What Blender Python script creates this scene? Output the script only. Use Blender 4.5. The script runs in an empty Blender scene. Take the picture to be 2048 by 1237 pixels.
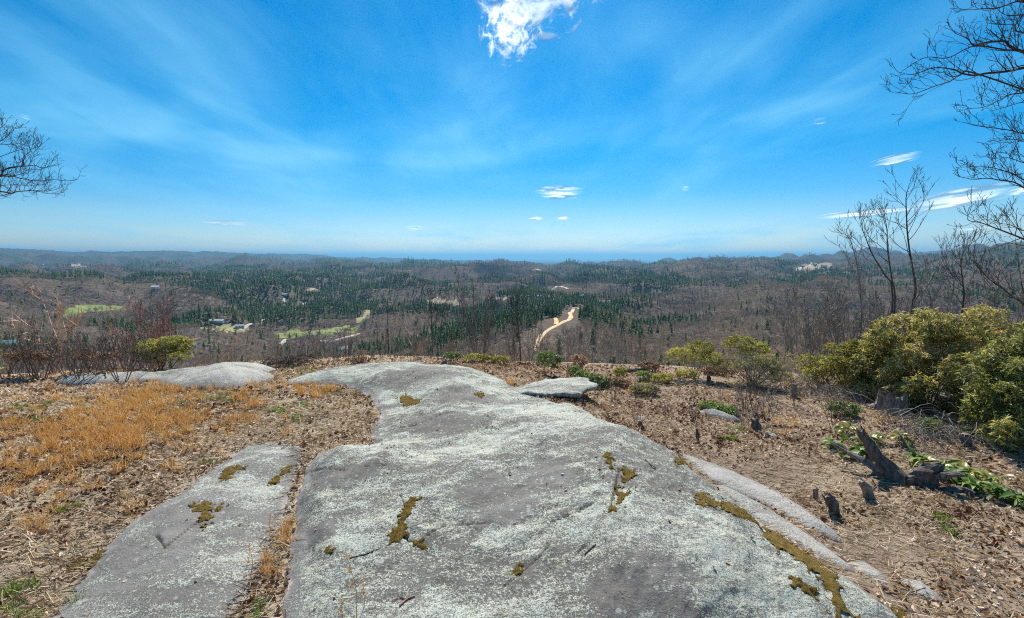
import bpy, math, random
import numpy as np
from mathutils import Vector

R = math.radians
sc = bpy.context.scene
C = sc.collection

# ------------------------------------------------------------------ camera, sky, sun, exposure
FPX, PITCH, CZ = 938.0, R(6.36), 3.0
cam_d = bpy.data.cameras.new('camera')
cam_d.sensor_width = 36.0
cam_d.lens = 36.0 * FPX / 2048.0
cam_d.clip_start, cam_d.clip_end = 0.05, 300000.0
cam = bpy.data.objects.new('camera', cam_d)
cam.location = (0, 0, CZ)
cam.rotation_euler = (math.pi / 2 - PITCH, 0, 0)
C.objects.link(cam)
sc.camera = cam

SUN_EL, SUN_AZ = R(48), R(4)
world = bpy.data.worlds.new('World')
sc.world = world
world.use_nodes = True
wn = world.node_tree
wn.nodes.clear()


def N(nt, typ, **kw):
    n = nt.nodes.new(typ)
    for k, v in kw.items():
        if k.startswith('i_'):
            key = k[2:]
            key = int(key) if key.isdigit() else key.replace('_', ' ')
            n.inputs[key].default_value = v
        else:
            setattr(n, k, v)
    return n


def math_n(nt, op, a, b=None, c=None, clamp=False):
    n = nt.nodes.new('ShaderNodeMath')
    n.operation = op
    n.use_clamp = clamp
    for i, x in enumerate((a, b, c)):
        if x is None:
            continue
        if isinstance(x, (int, float)):
            n.inputs[i].default_value = x
        else:
            nt.links.new(x, n.inputs[i])
    return n.outputs[0]


def mixc(nt, fac, a, b, mode='MIX'):
    n = nt.nodes.new('ShaderNodeMix')
    n.data_type = 'RGBA'
    n.blend_type = mode
    for sock, x in ((n.inputs[0], fac), (n.inputs[6], a), (n.inputs[7], b)):
        if isinstance(x, (int, float)):
            sock.default_value = x
        elif isinstance(x, tuple):
            sock.default_value = (*x, 1.0) if len(x) == 3 else x
        else:
            nt.links.new(x, sock)
    return n.outputs[2]


def ramp(nt, fac, stops, interp='LINEAR'):
    n = nt.nodes.new('ShaderNodeValToRGB')
    cr = n.color_ramp
    cr.interpolation = interp
    while len(cr.elements) < len(stops):
        cr.elements.new(0.5)
    for e, (p, c) in zip(cr.elements, stops):
        e.position = p
        if isinstance(c, (int, float)):
            c = (c, c, c)
        e.color = (*c, 1.0)
    nt.links.new(fac, n.inputs[0])
    return n.outputs[0]


def noise(nt, vec, scale, detail=4.0, rough=0.55, dist=0.0):
    n = nt.nodes.new('ShaderNodeTexNoise')
    n.inputs['Scale'].default_value = scale
    n.inputs['Detail'].default_value = detail
    n.inputs['Roughness'].default_value = rough
    n.inputs['Distortion'].default_value = dist
    if vec is not None:
        nt.links.new(vec, n.inputs['Vector'])
    return n.outputs['Fac']


def build_world():
    nt = wn
    sky = N(nt, 'ShaderNodeTexSky', sky_type='NISHITA')
    sky.sun_disc = False
    sky.sun_elevation, sky.sun_rotation = SUN_EL, SUN_AZ
    sky.altitude, sky.air_density, sky.dust_density, sky.ozone_density = 900, 1.0, 0.55, 6.0
    hs = N(nt, 'ShaderNodeHueSaturation')
    hs.inputs['Saturation'].default_value = 1.72
    hs.inputs['Hue'].default_value = 0.490
    hs.inputs['Value'].default_value = 1.10
    nt.links.new(sky.outputs[0], hs.inputs['Color'])
    tc0 = N(nt, 'ShaderNodeTexCoord')
    sp0 = N(nt, 'ShaderNodeSeparateXYZ')
    nt.links.new(tc0.outputs['Generated'], sp0.inputs[0])
    nt.links.new(math_n(nt, 'MULTIPLY_ADD', math_n(nt, 'MAXIMUM', sp0.outputs[2], 0.0), 3.2, 0.30, True), hs.inputs['Fac'])
    # thin cirrus sheet high above: direction projected onto a plane, streaks run away from the viewer
    tc = N(nt, 'ShaderNodeTexCoord')
    sp = N(nt, 'ShaderNodeSeparateXYZ')
    nt.links.new(tc.outputs['Generated'], sp.inputs[0])
    z = math_n(nt, 'ADD', math_n(nt, 'MAXIMUM', sp.outputs[2], 0.0), 0.10)
    u = math_n(nt, 'DIVIDE', sp.outputs[0], z)
    v = math_n(nt, 'DIVIDE', sp.outputs[1], z)
    cb = N(nt, 'ShaderNodeCombineXYZ')
    nt.links.new(math_n(nt, 'ADD', u, math_n(nt, 'MULTIPLY', v, 0.06)), cb.inputs[0])
    nt.links.new(math_n(nt, 'MULTIPLY', v, 0.28), cb.inputs[1])
    broad = noise(nt, cb.outputs[0], 0.75, 5.0, 0.5, 1.0)
    cb2 = N(nt, 'ShaderNodeCombineXYZ')
    nt.links.new(u, cb2.inputs[0])
    nt.links.new(math_n(nt, 'MULTIPLY', v, 0.35), cb2.inputs[1])
    cb2.inputs[2].default_value = 4.0
    fine = noise(nt, cb2.outputs[0], 2.6, 7.0, 0.6, 0.8)
    cb3 = N(nt, 'ShaderNodeCombineXYZ')
    nt.links.new(u, cb3.inputs[0])
    nt.links.new(v, cb3.inputs[1])
    cb3.inputs[2].default_value = 1.7
    patch = noise(nt, cb3.outputs[0], 0.55, 3.0, 0.5, 0.6)
    m = math_n(nt, 'ADD', math_n(nt, 'MULTIPLY', broad, 0.62), math_n(nt, 'MULTIPLY', fine, 0.24))
    m = math_n(nt, 'ADD', m, math_n(nt, 'MULTIPLY', math_n(nt, 'SUBTRACT', patch, 0.42), 0.75))
    f = ramp(nt, m, [(0.43, 0.0), (0.54, 0.30), (0.70, 1.0)])
    fb = N(nt, 'ShaderNodeRGBToBW')
    nt.links.new(f, fb.inputs[0])
    fac = math_n(nt, 'MULTIPLY', fb.outputs[0], 0.66)
    col = mixc(nt, fac, hs.outputs[0], (2.6, 6.9, 9.8))
    bg = N(nt, 'ShaderNodeBackground')
    bg.inputs['Strength'].default_value = 0.075
    nt.links.new(col, bg.inputs['Color'])
    out = N(nt, 'ShaderNodeOutputWorld')
    nt.links.new(bg.outputs[0], out.inputs[0])


build_world()
sun_d = bpy.data.lights.new('sun', 'SUN')
sun_d.energy, sun_d.angle, sun_d.color = 5.0, R(0.55), (1.0, 0.94, 0.84)
sun = bpy.data.objects.new('sun', sun_d)
SDIR = Vector((math.sin(SUN_AZ) * math.cos(SUN_EL), math.cos(SUN_AZ) * math.cos(SUN_EL), math.sin(SUN_EL)))
sun.rotation_euler = SDIR.to_track_quat('Z', 'Y').to_euler()
C.objects.link(sun)
vs = sc.view_settings
vs.view_transform, vs.look, vs.exposure, vs.gamma = 'Standard', 'None', 0.55, 1.0
vs.use_curve_mapping = False
sc.cycles.max_bounces, sc.cycles.diffuse_bounces, sc.cycles.transparent_max_bounces = 6, 3, 8
sc.cycles.volume_bounces = 0
sc.cycles.use_denoising = False
sc.cycles.filter_width = 1.1
sc.cycles.sample_clamp_indirect = 6.0
sc.cycles.volume_step_rate = 0.5
sc.cycles.volume_max_steps = 96

# ------------------------------------------------------------------ numpy helpers: noise, pixels, tables
rs = np.random.RandomState(7)
LAT = rs.rand(256, 256)


def vnoise(x, y, seed=0):
    x = np.asarray(x, float) + seed * 17.31
    y = np.asarray(y, float) + seed * 41.77
    xi, yi = np.floor(x), np.floor(y)
    fx, fy = x - xi, y - yi
    fx = fx * fx * fx * (fx * (fx * 6 - 15) + 10)
    fy = fy * fy * fy * (fy * (fy * 6 - 15) + 10)
    a, b = xi.astype(np.int64) & 255, yi.astype(np.int64) & 255
    a1, b1 = (a + 1) & 255, (b + 1) & 255
    return (LAT[a, b] * (1 - fx) + LAT[a1, b] * fx) * (1 - fy) + (LAT[a, b1] * (1 - fx) + LAT[a1, b1] * fx) * fy - 0.5


def rot(x, y, a):
    c, s = math.cos(a), math.sin(a)
    return c * x + s * y, c * y - s * x


def fbm(x, y, lam, oct=4, gain=0.5, seed=0):
    s, a = 0.0, 1.0
    for k in range(oct):
        rx, ry = rot(x, y, 0.6 + 1.1 * k)
        s = s + a * vnoise(rx / lam, ry / lam, seed + k * 3)
        lam *= 0.5
        a *= gain
    return s


def sstep(a, b, x):
    t = np.clip((x - a) / (b - a), 0, 1)
    return t * t * (3 - 2 * t)


CP, SP = math.cos(PITCH), math.sin(PITCH)


def ray(px, py):
    x, y = (px - 1024.0) / FPX, (618.5 - py) / FPX
    d = np.array([x, CP + y * SP, -SP + y * CP])
    return d / np.linalg.norm(d)


def to_px(x, y, z):
    z = z - CZ
    f = y * CP - z * SP
    u = y * SP + z * CP
    f = np.where(f < 1e-3, 1e-3, f)
    return 1024 + FPX * x / f, 618.5 - FPX * u / f


def at_depth(px, py, Y):
    d = ray(px, py)
    t = Y / d[1]
    return np.array([d[0] * t, Y, CZ + d[2] * t])


def slope_of(px, py):
    d = ray(px, py)
    return d[2] / math.hypot(d[0], d[1])


# ---- terrain control rows: distance (m) -> heights over azimuth, the azimuth given as tan
AZT = np.linspace(-1.25, 1.25, 251)          # tan(azimuth)
PXS = 1024 + FPX * AZT / CP
ROWS = []


def row_y(r, d):
    ks = sorted(d)
    z = [CZ + r * slope_of(k, d[k]) for k in ks]
    ROWS.append((r, np.interp(PXS, ks, z)))


def row_z(r, d):
    ks = sorted(d)
    ROWS.append((r, np.interp(PXS, ks, [d[k] for k in ks])))


row_z(11, {0: -0.3})
row_z(16, {0: -1.5, 1024: -1.6, 2048: -2.0})
row_z(30, {0: -6.5, 1024: -7.0, 2048: -8})
row_z(70, {0: -22, 1024: -22, 2048: -26})
row_z(160, {0: -54, 768: -54, 1060: -46, 1300: -54, 2048: -62})
row_y(350, {0: 840, 768: 770, 900: 735, 1000: 708, 1075: 690, 1150: 694, 1280: 735, 1536: 740, 2048: 770})
row_y(550, {0: 792, 512: 780, 768: 735, 900: 696, 1000: 662, 1060: 650, 1110: 641, 1180: 652, 1280: 690, 1536: 690, 2048: 720})
row_y(750, {0: 735, 512: 728, 768: 700, 900: 672, 1000: 648, 1080: 634, 1155: 616, 1210: 630, 1290: 664, 1400: 652, 1536: 655, 1800: 670, 2048: 690})
row_y(1050, {0: 662, 256: 660, 400: 655, 512: 669, 680: 668, 768: 655, 900: 636, 1024: 634, 1150: 640, 1280: 634, 1400: 620, 1536: 616, 1700: 628, 2048: 645})
row_y(1600, {0: 612, 256: 612, 400: 600, 512: 602, 640: 598, 768: 596, 900: 588, 1024: 594, 1150: 598, 1280: 594, 1400: 586, 1536: 582, 1700: 588, 1800: 598, 2048: 606})
row_y(2800, {0: 565, 256: 562, 512: 560, 640: 557, 768: 561, 1024: 558, 1150: 557, 1280: 554, 1350: 546, 1450: 545, 1536: 545, 1650: 550, 1800: 548, 1900: 540, 2048: 535})
row_y(4300, {0: 545, 128: 541, 256: 545, 380: 547, 440: 542, 512: 535, 545: 532, 600: 533, 700: 535, 760: 540, 820: 537, 900: 540, 960: 535, 1000: 531, 1050: 533, 1100: 538, 1175: 534, 1210: 541, 1260: 546, 1300: 541, 1400: 536, 1536: 531, 1650: 529, 1800: 526, 1900: 512, 1960: 506, 2048: 503})
row_y(6000, {0: 540, 512: 541, 1024: 541, 1290: 537, 1340: 527, 1400: 528, 1536: 531, 1800: 528, 2048: 525})
row_y(8500, {0: 517, 100: 515, 256: 520, 512: 522, 768: 530, 1024: 536, 1280: 536, 1536: 527, 1800: 522, 2048: 518})
row_y(10500, {0: 520, 512: 525, 768: 532, 1024: 534, 1280: 535, 1536: 528, 2048: 522})
row_y(14000, {-200: 500, 0: 499, 60: 500, 120: 502, 165: 506, 200: 505, 260: 506, 340: 503, 380: 505, 470: 505, 520: 507, 560: 508, 600: 510, 640: 512, 700: 515, 760: 516, 790: 516, 830: 519, 870: 523, 900: 525, 960: 522, 1000: 522, 1040: 522, 1080: 527, 1130: 528, 1160: 526, 1200: 530, 1260: 528, 1330: 528, 1480: 524, 1560: 520, 1600: 516, 1650: 513, 1690: 507, 1730: 503, 1770: 506, 1800: 509, 1850: 506, 1900: 505, 1950: 505, 2000: 507, 2048: 505, 2300: 506})
row_z(19000, {0: -250})
row_z(40000, {0: -330})
row_z(90000, {0: -430})
RR = np.array([r for r, _ in ROWS])
LR = np.log(RR)
ZT = np.array([z for _, z in ROWS])
ker = np.exp(-0.5 * (np.arange(-6, 7) / 1.6) ** 2)
ker /= ker.sum()
ZT = np.array([np.convolve(np.pad(z, 6, mode='edge'), ker, mode='valid') for z in ZT])


def table(x, y):
    r = np.hypot(x, y)
    front = y > 0.05 * r
    ta = np.where(front, x / np.maximum(y, 0.05 * r + 1e-6), np.where(x >= 0, 1.25, -1.25))
    ai = (np.clip(ta, -1.25, 1.25) + 1.25) / 2.5 * 250
    a0 = np.clip(np.floor(ai).astype(int), 0, 249)
    fa = ai - a0
    lr = np.log(np.maximum(r, 1.0))
    k = np.clip(np.searchsorted(LR, lr) - 1, 0, len(LR) - 2)
    t = np.clip((lr - LR[k]) / (LR[k + 1] - LR[k]), 0, 1)

    def z(kk):
        kk = np.clip(kk, 0, len(LR) - 1)
        return ZT[kk, a0] * (1 - fa) + ZT[kk, a0 + 1] * fa
    p0, p1, p2, p3 = z(k - 1), z(k), z(k + 1), z(k + 2)
    h = LR[k + 1] - LR[k]
    m1 = (p2 - p0) / (LR[k + 1] - LR[np.clip(k - 1, 0, None)]) * h
    m2 = (p3 - p1) / (LR[np.clip(k + 2, None, len(LR) - 1)] - LR[k]) * h
    lim = 2.0 * np.abs(p2 - p1)
    m1, m2 = np.clip(m1, -lim, lim), np.clip(m2, -lim, lim)
    t2, t3 = t * t, t * t * t
    return (2 * t3 - 3 * t2 + 1) * p1 + (t3 - 2 * t2 + t) * m1 + (-2 * t3 + 3 * t2) * p2 + (t3 - t2) * m2


# ---- the hilltop itself
PX_EDGE = ((1180, 825), (1840, 1237))         # right foot of the big rock, in plan a line


def _plan(px, py, z=0.0):
    d = ray(px, py)
    t = (z - CZ) / d[2]
    return d[:2] * t


_a, _b = _plan(*PX_EDGE[0], -0.2), _plan(*PX_EDGE[1], -0.2)
_n = np.array([(_b - _a)[1], -(_b - _a)[0]])
_n /= np.linalg.norm(_n)
if _n[0] < 0:
    _n = -_n


def hilltop(x, y):
    side = (x - _a[0]) * _n[0] + (y - _a[1]) * _n[1]
    z = -0.42 * sstep(-0.9, 1.2, side) - 0.030 * np.clip(side, 0, 9) + 0.22 * sstep(-1, 2, side) * sstep(9.5, 13.5, y)
    z = z + 0.20 * fbm(x, y, 4.5, 2, 0.5, 11) + 0.05 * fbm(x, y, 0.8, 3, 0.55, 5)
    z = z - 0.36 * sstep(10.5, 15.0, np.hypot(x * 0.35, y)) - 0.30 * sstep(5, 12, -x) * sstep(8, 13, y)
    return z


def ground_h(x, y):
    x, y = np.asarray(x, float), np.asarray(y, float)
    r = np.hypot(x, y)
    T = table(x, y)
    nz = 0.0
    for lam, amp, sd in ((60, 3.0, 21), (170, 17.0, 22), (420, 72, 23), (1100, 155, 24), (2600, 150, 25)):
        w = sstep(lam * 1.3, lam * 4.0, r) * (1 - 0.8 * sstep(14000, 19000, r))
        w = w * np.where(lam > 500, 1 - 0.75 * sstep(3000, 4300, r) * (1 - sstep(4300, 6000, r)), 1.0)
        w = w * np.where(lam > 300, 1 - 0.7 * sstep(9000, 14000, r), 1.0)
        nz = nz + amp * w * (np.abs(fbm(x, y, lam, 3, 0.5, sd)) * 2.0 - 0.45) * 0.9
    # the spur that carries the sand road stays smooth
    ta = x / np.maximum(y, 1.0)
    spur = np.exp(-((ta - 0.08) / 0.12) ** 2) * (1 - sstep(800, 1000, r)) * (y > 0)
    nz = nz * (1 - 0.85 * spur)
    far = T + nz
    w = sstep(14.2, 26.0, np.hypot(x * 0.35, y))
    return hilltop(x, y) * (1 - w) + far * w


RMARCH = np.concatenate([np.arange(1.2, 30, 0.02), np.geomspace(30, 60000, 4000)])


def at(px, py, fn=ground_h, near=False, far=False):
    """where the sight line through a pixel of the 2048-wide photograph meets the terrain"""
    d = ray(px, py)
    h = math.hypot(d[0], d[1])
    x, y, z = d[0] / h * RMARCH, d[1] / h * RMARCH, CZ + d[2] / h * RMARCH
    below = z < fn(x, y)
    if far:                                      # beyond the rim, even where the rim hides it
        below &= RMARCH > 100
    k = int(np.argmax(below)) if below.any() else len(RMARCH) - 1
    if near:                                     # keep it on this side of the rim
        k = min(k, int(np.argmax(np.hypot(.35 * x, y) > 14.9)))
    return np.array([x[k], y[k], float(fn(x[k:k + 1], y[k:k + 1])[0])])


# ------------------------------------------------------------------ object helpers
class MB:
    """collects geometry, then links it as ONE mesh object"""

    def __init__(self):
        self.v, self.f3, self.f4, self.a, self.n = [], [], [], [], 0

    def add(self, v, tris=None, quads=None, rnd=0.5):
        v = np.asarray(v, float).reshape(-1, 3)
        if tris is not None and len(tris):
            self.f3.append(np.asarray(tris, np.int64).reshape(-1, 3) + self.n)
        if quads is not None and len(quads):
            self.f4.append(np.asarray(quads, np.int64).reshape(-1, 4) + self.n)
        self.v.append(v)
        self.a.append(np.broadcast_to(np.asarray(rnd, float), (len(v),)).copy())
        self.n += len(v)

    def mesh(self, name, mat, smooth=False, attrs=None):
        v = np.concatenate(self.v) if self.v else np.zeros((0, 3))
        f3 = np.concatenate(self.f3) if self.f3 else np.zeros((0, 3), np.int64)
        f4 = np.concatenate(self.f4) if self.f4 else np.zeros((0, 4), np.int64)
        me = bpy.data.meshes.new(name)
        me.vertices.add(len(v))
        me.vertices.foreach_set('co', v.astype(np.float32).ravel())
        loops = np.concatenate([f3.ravel(), f4.ravel()])
        me.loops.add(len(loops))
        me.loops.foreach_set('vertex_index', loops.astype(np.int32))
        n3, n4 = len(f3), len(f4)
        starts = np.concatenate([np.arange(n3) * 3, n3 * 3 + np.arange(n4) * 4])
        me.polygons.add(n3 + n4)
        me.polygons.foreach_set('loop_start', starts.astype(np.int32))
        if smooth:
            me.polygons.foreach_set('use_smooth', np.ones(n3 + n4, bool))
        else:
            me.polygons.foreach_set('use_smooth', np.zeros(n3 + n4, bool))
        me.update(calc_edges=True)
        at_ = me.attributes.new('rnd', 'FLOAT', 'POINT')
        at_.data.foreach_set('value', np.concatenate(self.a).astype(np.float32) if self.a else [])
        for k, val in (attrs or {}).items():
            q = me.attributes.new(k, 'FLOAT', 'POINT')
            q.data.foreach_set('value', np.asarray(val, np.float32))
        if mat:
            me.materials.append(mat)
        return me

    def build(self, name, mat, parent=None, smooth=False, loc=None, attrs=None):
        if loc is not None:
            self.v = [q - np.asarray(loc) for q in self.v]
        o = bpy.data.objects.new(name, self.mesh(name, mat, smooth, attrs))
        C.objects.link(o)
        if parent:
            o.parent = parent
        elif loc is not None:
            o.location = loc
        return o


def tag(o, label=None, cat=None, group=None, kind=None):
    for k, v in (('label', label), ('category', cat), ('group', group), ('kind', kind)):
        if v:
            o[k] = v
    return o


def thing(name, loc, label, cat, group=None):
    o = bpy.data.objects.new(name, None)
    o.location = [float(q) for q in loc]
    o.empty_display_size = 0.2
    C.objects.link(o)
    return tag(o, label, cat, group)


def copy_tree(o, parent=None):
    c = o.copy()
    C.objects.link(c)
    if parent:
        c.parent = parent
    for ch in list(o.children):
        copy_tree(ch, c)
    return c


def tube_arrays(P, rad, sides=4):
    P = np.asarray(P, float)
    n = len(P)
    rad = np.broadcast_to(np.asarray(rad, float), (n,))
    T = np.gradient(P, axis=0) if n > 2 else np.repeat((P[1:] - P[:1]), n, 0)
    T /= np.maximum(np.linalg.norm(T, axis=1, keepdims=True), 1e-9)
    ref = np.array([0.31, 0.17, 0.93]) if abs(T[0][2]) < 0.8 else np.array([0.93, 0.31, 0.17])
    A = np.cross(T, ref)
    A /= np.maximum(np.linalg.norm(A, axis=1, keepdims=True), 1e-9)
    B = np.cross(T, A)
    ang = np.arange(sides) / sides * 2 * math.pi
    V = P[:, None, :] + rad[:, None, None] * (np.cos(ang)[None, :, None] * A[:, None, :] + np.sin(ang)[None, :, None] * B[:, None, :])
    i = np.arange(n - 1)[:, None] * sides
    j = np.arange(sides)[None, :]
    j2 = (j + 1) % sides
    Q = np.stack([i + j, i + j2, i + sides + j2, i + sides + j], -1).reshape(-1, 4)
    return V.reshape(-1, 3), Q


def add_tube(mb, P, rad, sides=4, rnd=0.5):
    V, Q = tube_arrays(P, rad, sides)
    mb.add(V, quads=Q, rnd=rnd)


def spline(pts, n):
    """Catmull-Rom through the points"""
    P = np.asarray(pts, float)
    if len(P) < 3:
        t = np.linspace(0, 1, n)[:, None]
        return P[0] * (1 - t) + P[-1] * t
    Q = np.vstack([2 * P[0] - P[1], P, 2 * P[-1] - P[-2]])
    u = np.linspace(0, len(P) - 1 - 1e-6, n)
    k = u.astype(int)
    t = (u - k)[:, None]
    a, b, c, d = Q[k], Q[k + 1], Q[k + 2], Q[k + 3]
    return 0.5 * (2 * b + (c - a) * t + (2 * a - 5 * b + 4 * c - d) * t ** 2 + (3 * b - a - 3 * c + d) * t ** 3)


# ------------------------------------------------------------------ materials
def mat_new(name):
    m = bpy.data.materials.new(name)
    m.use_nodes = True
    nt = m.node_tree
    bs = nt.nodes['Principled BSDF']
    bs.inputs['Roughness'].default_value = 0.9
    bs.inputs['Specular IOR Level'].default_value = 0.2
    return m, nt, bs


def attr(nt, name):
    return N(nt, 'ShaderNodeAttribute', attribute_name=name).outputs['Fac']


def bump(nt, bs, h, strength, dist):
    b = N(nt, 'ShaderNodeBump')
    b.inputs['Strength'].default_value = strength
    b.inputs['Distance'].default_value = dist
    nt.links.new(h, b.inputs['Height'])
    nt.links.new(b.outputs[0], bs.inputs['Normal'])


def obj_pos(nt):
    return N(nt, 'ShaderNodeNewGeometry').outputs['Position']


def m_leafy(name, stops, trans=0.3, rough=0.6, spec=0.25, by='rnd', noise_amt=0.0):
    m, nt, bs = mat_new(name)
    f = attr(nt, by)
    col = ramp(nt, f, stops)
    nt.links.new(col, bs.inputs['Base Color'])
    bs.inputs['Roughness'].default_value = rough
    bs.inputs['Specular IOR Level'].default_value = spec
    if trans > 0:
        tr = N(nt, 'ShaderNodeBsdfTranslucent')
        tc = mixc(nt, 1.0, col, (1.35, 1.3, 0.75), 'MULTIPLY')
        nt.links.new(tc, tr.inputs[0])
        mx = N(nt, 'ShaderNodeMixShader')
        mx.inputs[0].default_value = trans
        nt.links.new(bs.outputs[0], mx.inputs[1])
        nt.links.new(tr.outputs[0], mx.inputs[2])
        nt.links.new(mx.outputs[0], nt.nodes['Material Output'].inputs[0])
    return m


def m_bark(name, a, b, scale=14.0, inst=False):
    m, nt, bs = mat_new(name)
    tc = N(nt, 'ShaderNodeTexCoord').outputs['Object']
    mp = N(nt, 'ShaderNodeMapping')
    mp.inputs['Scale'].default_value = (1, 1, 0.22)
    nt.links.new(tc, mp.inputs[0])
    n = noise(nt, mp.outputs[0], scale, 6, 0.65, 0.4)
    col = mixc(nt, ramp(nt, n, [(0.35, 0.0), (0.65, 1.0)]), a, b)
    if inst:
        oi = N(nt, 'ShaderNodeObjectInfo').outputs['Random']
        col = mixc(nt, 1.0, col, ramp(nt, oi, [(0, (0.72, 0.74, 0.75)), (0.5, (1, 1, 1)), (1, (1.28, 1.14, 1.05))]), 'MULTIPLY')
        pl = N(nt, 'ShaderNodeObjectInfo').outputs['Location']         # stands of different kinds
        col = mixc(nt, 1.0, col, ramp(nt, noise(nt, pl, 0.007, 4, 0.6), [(0.34, (0.62, 0.60, 0.66)), (0.47, (0.95, 0.92, 0.88)), (0.56, (1.12, 1.08, 0.86)), (0.68, (1.45, 1.32, 1.15))]), 'MULTIPLY')
    nt.links.new(col, bs.inputs['Base Color'])
    bump(nt, bs, n, 0.8, 0.02)
    return m

# ------------------------------------------------------------------ rocks of the outcrop (outlines as seen, laid out in plan)
def poly_world(pts, z_fn=ground_h):
    return np.array([at(px, py, z_fn, True)[:2] for px, py in pts])


def chaikin(P, k=2):
    for _ in range(k):
        Q = np.roll(P, -1, axis=0)
        P = np.stack([0.75 * P + 0.25 * Q, 0.25 * P + 0.75 * Q], 1).reshape(-1, 2)
    return P


def sdist(x, y, P):
    """signed distance to a closed polygon, positive inside"""
    x, y = np.ravel(x), np.ravel(y)
    out = np.empty(len(x))
    A, B = P, np.roll(P, -1, axis=0)
    AB = B - A
    L2 = np.maximum((AB ** 2).sum(1), 1e-12)
    for s in range(0, len(x), 20000):
        px, py = x[s:s + 20000, None], y[s:s + 20000, None]
        t = np.clip(((px - A[:, 0]) * AB[:, 0] + (py - A[:, 1]) * AB[:, 1]) / L2, 0, 1)
        dx, dy = px - A[:, 0] - t * AB[:, 0], py - A[:, 1] - t * AB[:, 1]
        d = np.sqrt((dx * dx + dy * dy).min(1))
        c = ((A[:, 1] > py) != (B[:, 1] > py)) & (px < AB[:, 0] * (py - A[:, 1]) / np.where(AB[:, 1] == 0, 1e-12, AB[:, 1]) + A[:, 0])
        out[s:s + 20000] = np.where(c.sum(1) % 2 == 1, d, -d)
    return out


def ldist(x, y, P):
    """distance to an open polyline"""
    x, y = np.ravel(x), np.ravel(y)
    A, B = P[:-1], P[1:]
    AB = B - A
    L2 = np.maximum((AB ** 2).sum(1), 1e-12)
    out = np.empty(len(x))
    for s in range(0, len(x), 30000):
        px, py = x[s:s + 30000, None], y[s:s + 30000, None]
        t = np.clip(((px - A[:, 0]) * AB[:, 0] + (py - A[:, 1]) * AB[:, 1]) / L2, 0, 1)
        dx, dy = px - A[:, 0] - t * AB[:, 0], py - A[:, 1] - t * AB[:, 1]
        out[s:s + 30000] = np.sqrt((dx * dx + dy * dy).min(1))
    return out


ROCKS = []


def rock_def(name, label, pts, H, w, rough=1.0, bare=0.0, tilt=(0, 0), seed=0, lab_only=None):
    P = chaikin(poly_world(pts), 2)
    ROCKS.append(dict(name=name, label=label, P=P, H=H, w=w, rough=rough, bare=bare, seed=seed, c=P.mean(0), tilt=tilt,
                      lo=P.min(0) - 0.3, hi=P.max(0) + 0.3))


rock_def('rock_outcrop', 'huge rounded grey rock dome covered with pale lichen in the centre foreground',
         [(545, 1260), (566, 1130), (585, 1040), (602, 965), (624, 910), (700, 893), (765, 893), (730, 872), (765, 835), (738, 795),
          (705, 777), (640, 768), (560, 772), (590, 757), (650, 748), (738, 742), (762, 733), (800, 731), (850, 733), (900, 744),
          (960, 747), (1005, 758), (1020, 774), (1065, 795), (1120, 812), (1180, 829), (1238, 868), (1300, 893), (1385, 938),
          (1425, 985), (1490, 1030), (1560, 1078), (1640, 1130), (1740, 1190), (1830, 1260), (1700, 1420), (900, 1500), (600, 1400)],
         0.36, 1.0, 1.0, 0.0, seed=1)
rock_def('rock_slab', 'flat dark grey lichen slab at lower left, divided from the dome by a grassy crack',
         [(500, 886), (560, 884), (606, 894), (617, 912), (598, 962), (580, 1018), (556, 1085), (528, 1150), (494, 1215), (455, 1290),
          (60, 1290), (150, 1165), (210, 1090), (300, 1020), (400, 955), (455, 915)],
         0.11, 0.55, 0.6, 0.2, seed=2)
rock_def('rock_mound', 'pale smooth rock mound at the far left rim behind the dry grass',
         [(90, 768), (150, 755), (250, 744), (350, 730), (400, 727), (470, 729), (540, 732), (560, 742), (530, 748), (560, 757), (480, 778), (400, 782), (352, 778), (330, 768), (290, 764), (200, 770)],
         0.50, 0.9, 0.7, 0.5, seed=3)
rock_def('rock_ledge', 'long bare pale rock ledge along the right foot of the dome',
         [(1350, 903), (1400, 925), (1480, 950), (1560, 985), (1640, 1040), (1680, 1085), (1655, 1078), (1600, 1050), (1520, 1005), (1440, 975), (1390, 940)],
         0.10, 0.12, 0.4, 0.8, seed=4)
rock_def('rock_ledge', 'lower strip of bare pale ledge beside the moss at the right foot of the dome',
         [(1420, 962), (1500, 1000), (1580, 1050), (1650, 1098), (1710, 1140), (1700, 1148), (1620, 1105), (1540, 1060), (1470, 1012)],
         0.07, 0.08, 0.4, 0.7, seed=5)
rock_def('flat_rock', 'white flat rock in the mulch nearest the right end of the dome',
         [(1800, 1160), (1835, 1158), (1870, 1185), (1890, 1208), (1850, 1205), (1820, 1185)], 0.06, 0.06, 0.4, 0.8, seed=6)
rock_def('flat_rock', 'pale flat rock flush with the mulch, between ledge strip and right corner',
         [(1700, 1118), (1740, 1130), (1775, 1160), (1768, 1172), (1735, 1155), (1705, 1135)], 0.05, 0.06, 0.4, 0.8, seed=7)
rock_def('flat_rock', 'elongated pale rock with yellow moss beside low evergreen leaves on the right slope',
         [(1398, 824), (1412, 819), (1450, 828), (1490, 845), (1478, 849), (1440, 840), (1410, 833)], 0.10, 0.10, 0.5, 0.6, seed=8)
rock_def('flat_rock', 'small grey rock just below the elongated mossy rock on the right slope',
         [(1455, 852), (1480, 855), (1488, 862), (1465, 863)], 0.05, 0.06, 0.5, 0.6, seed=9)
rock_def('flat_rock', 'thin white rock sliver between two small stumps on the right slope',
         [(1515, 855), (1545, 867), (1565, 878), (1555, 880), (1525, 868)], 0.06, 0.06, 0.5, 0.7, seed=10)
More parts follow.
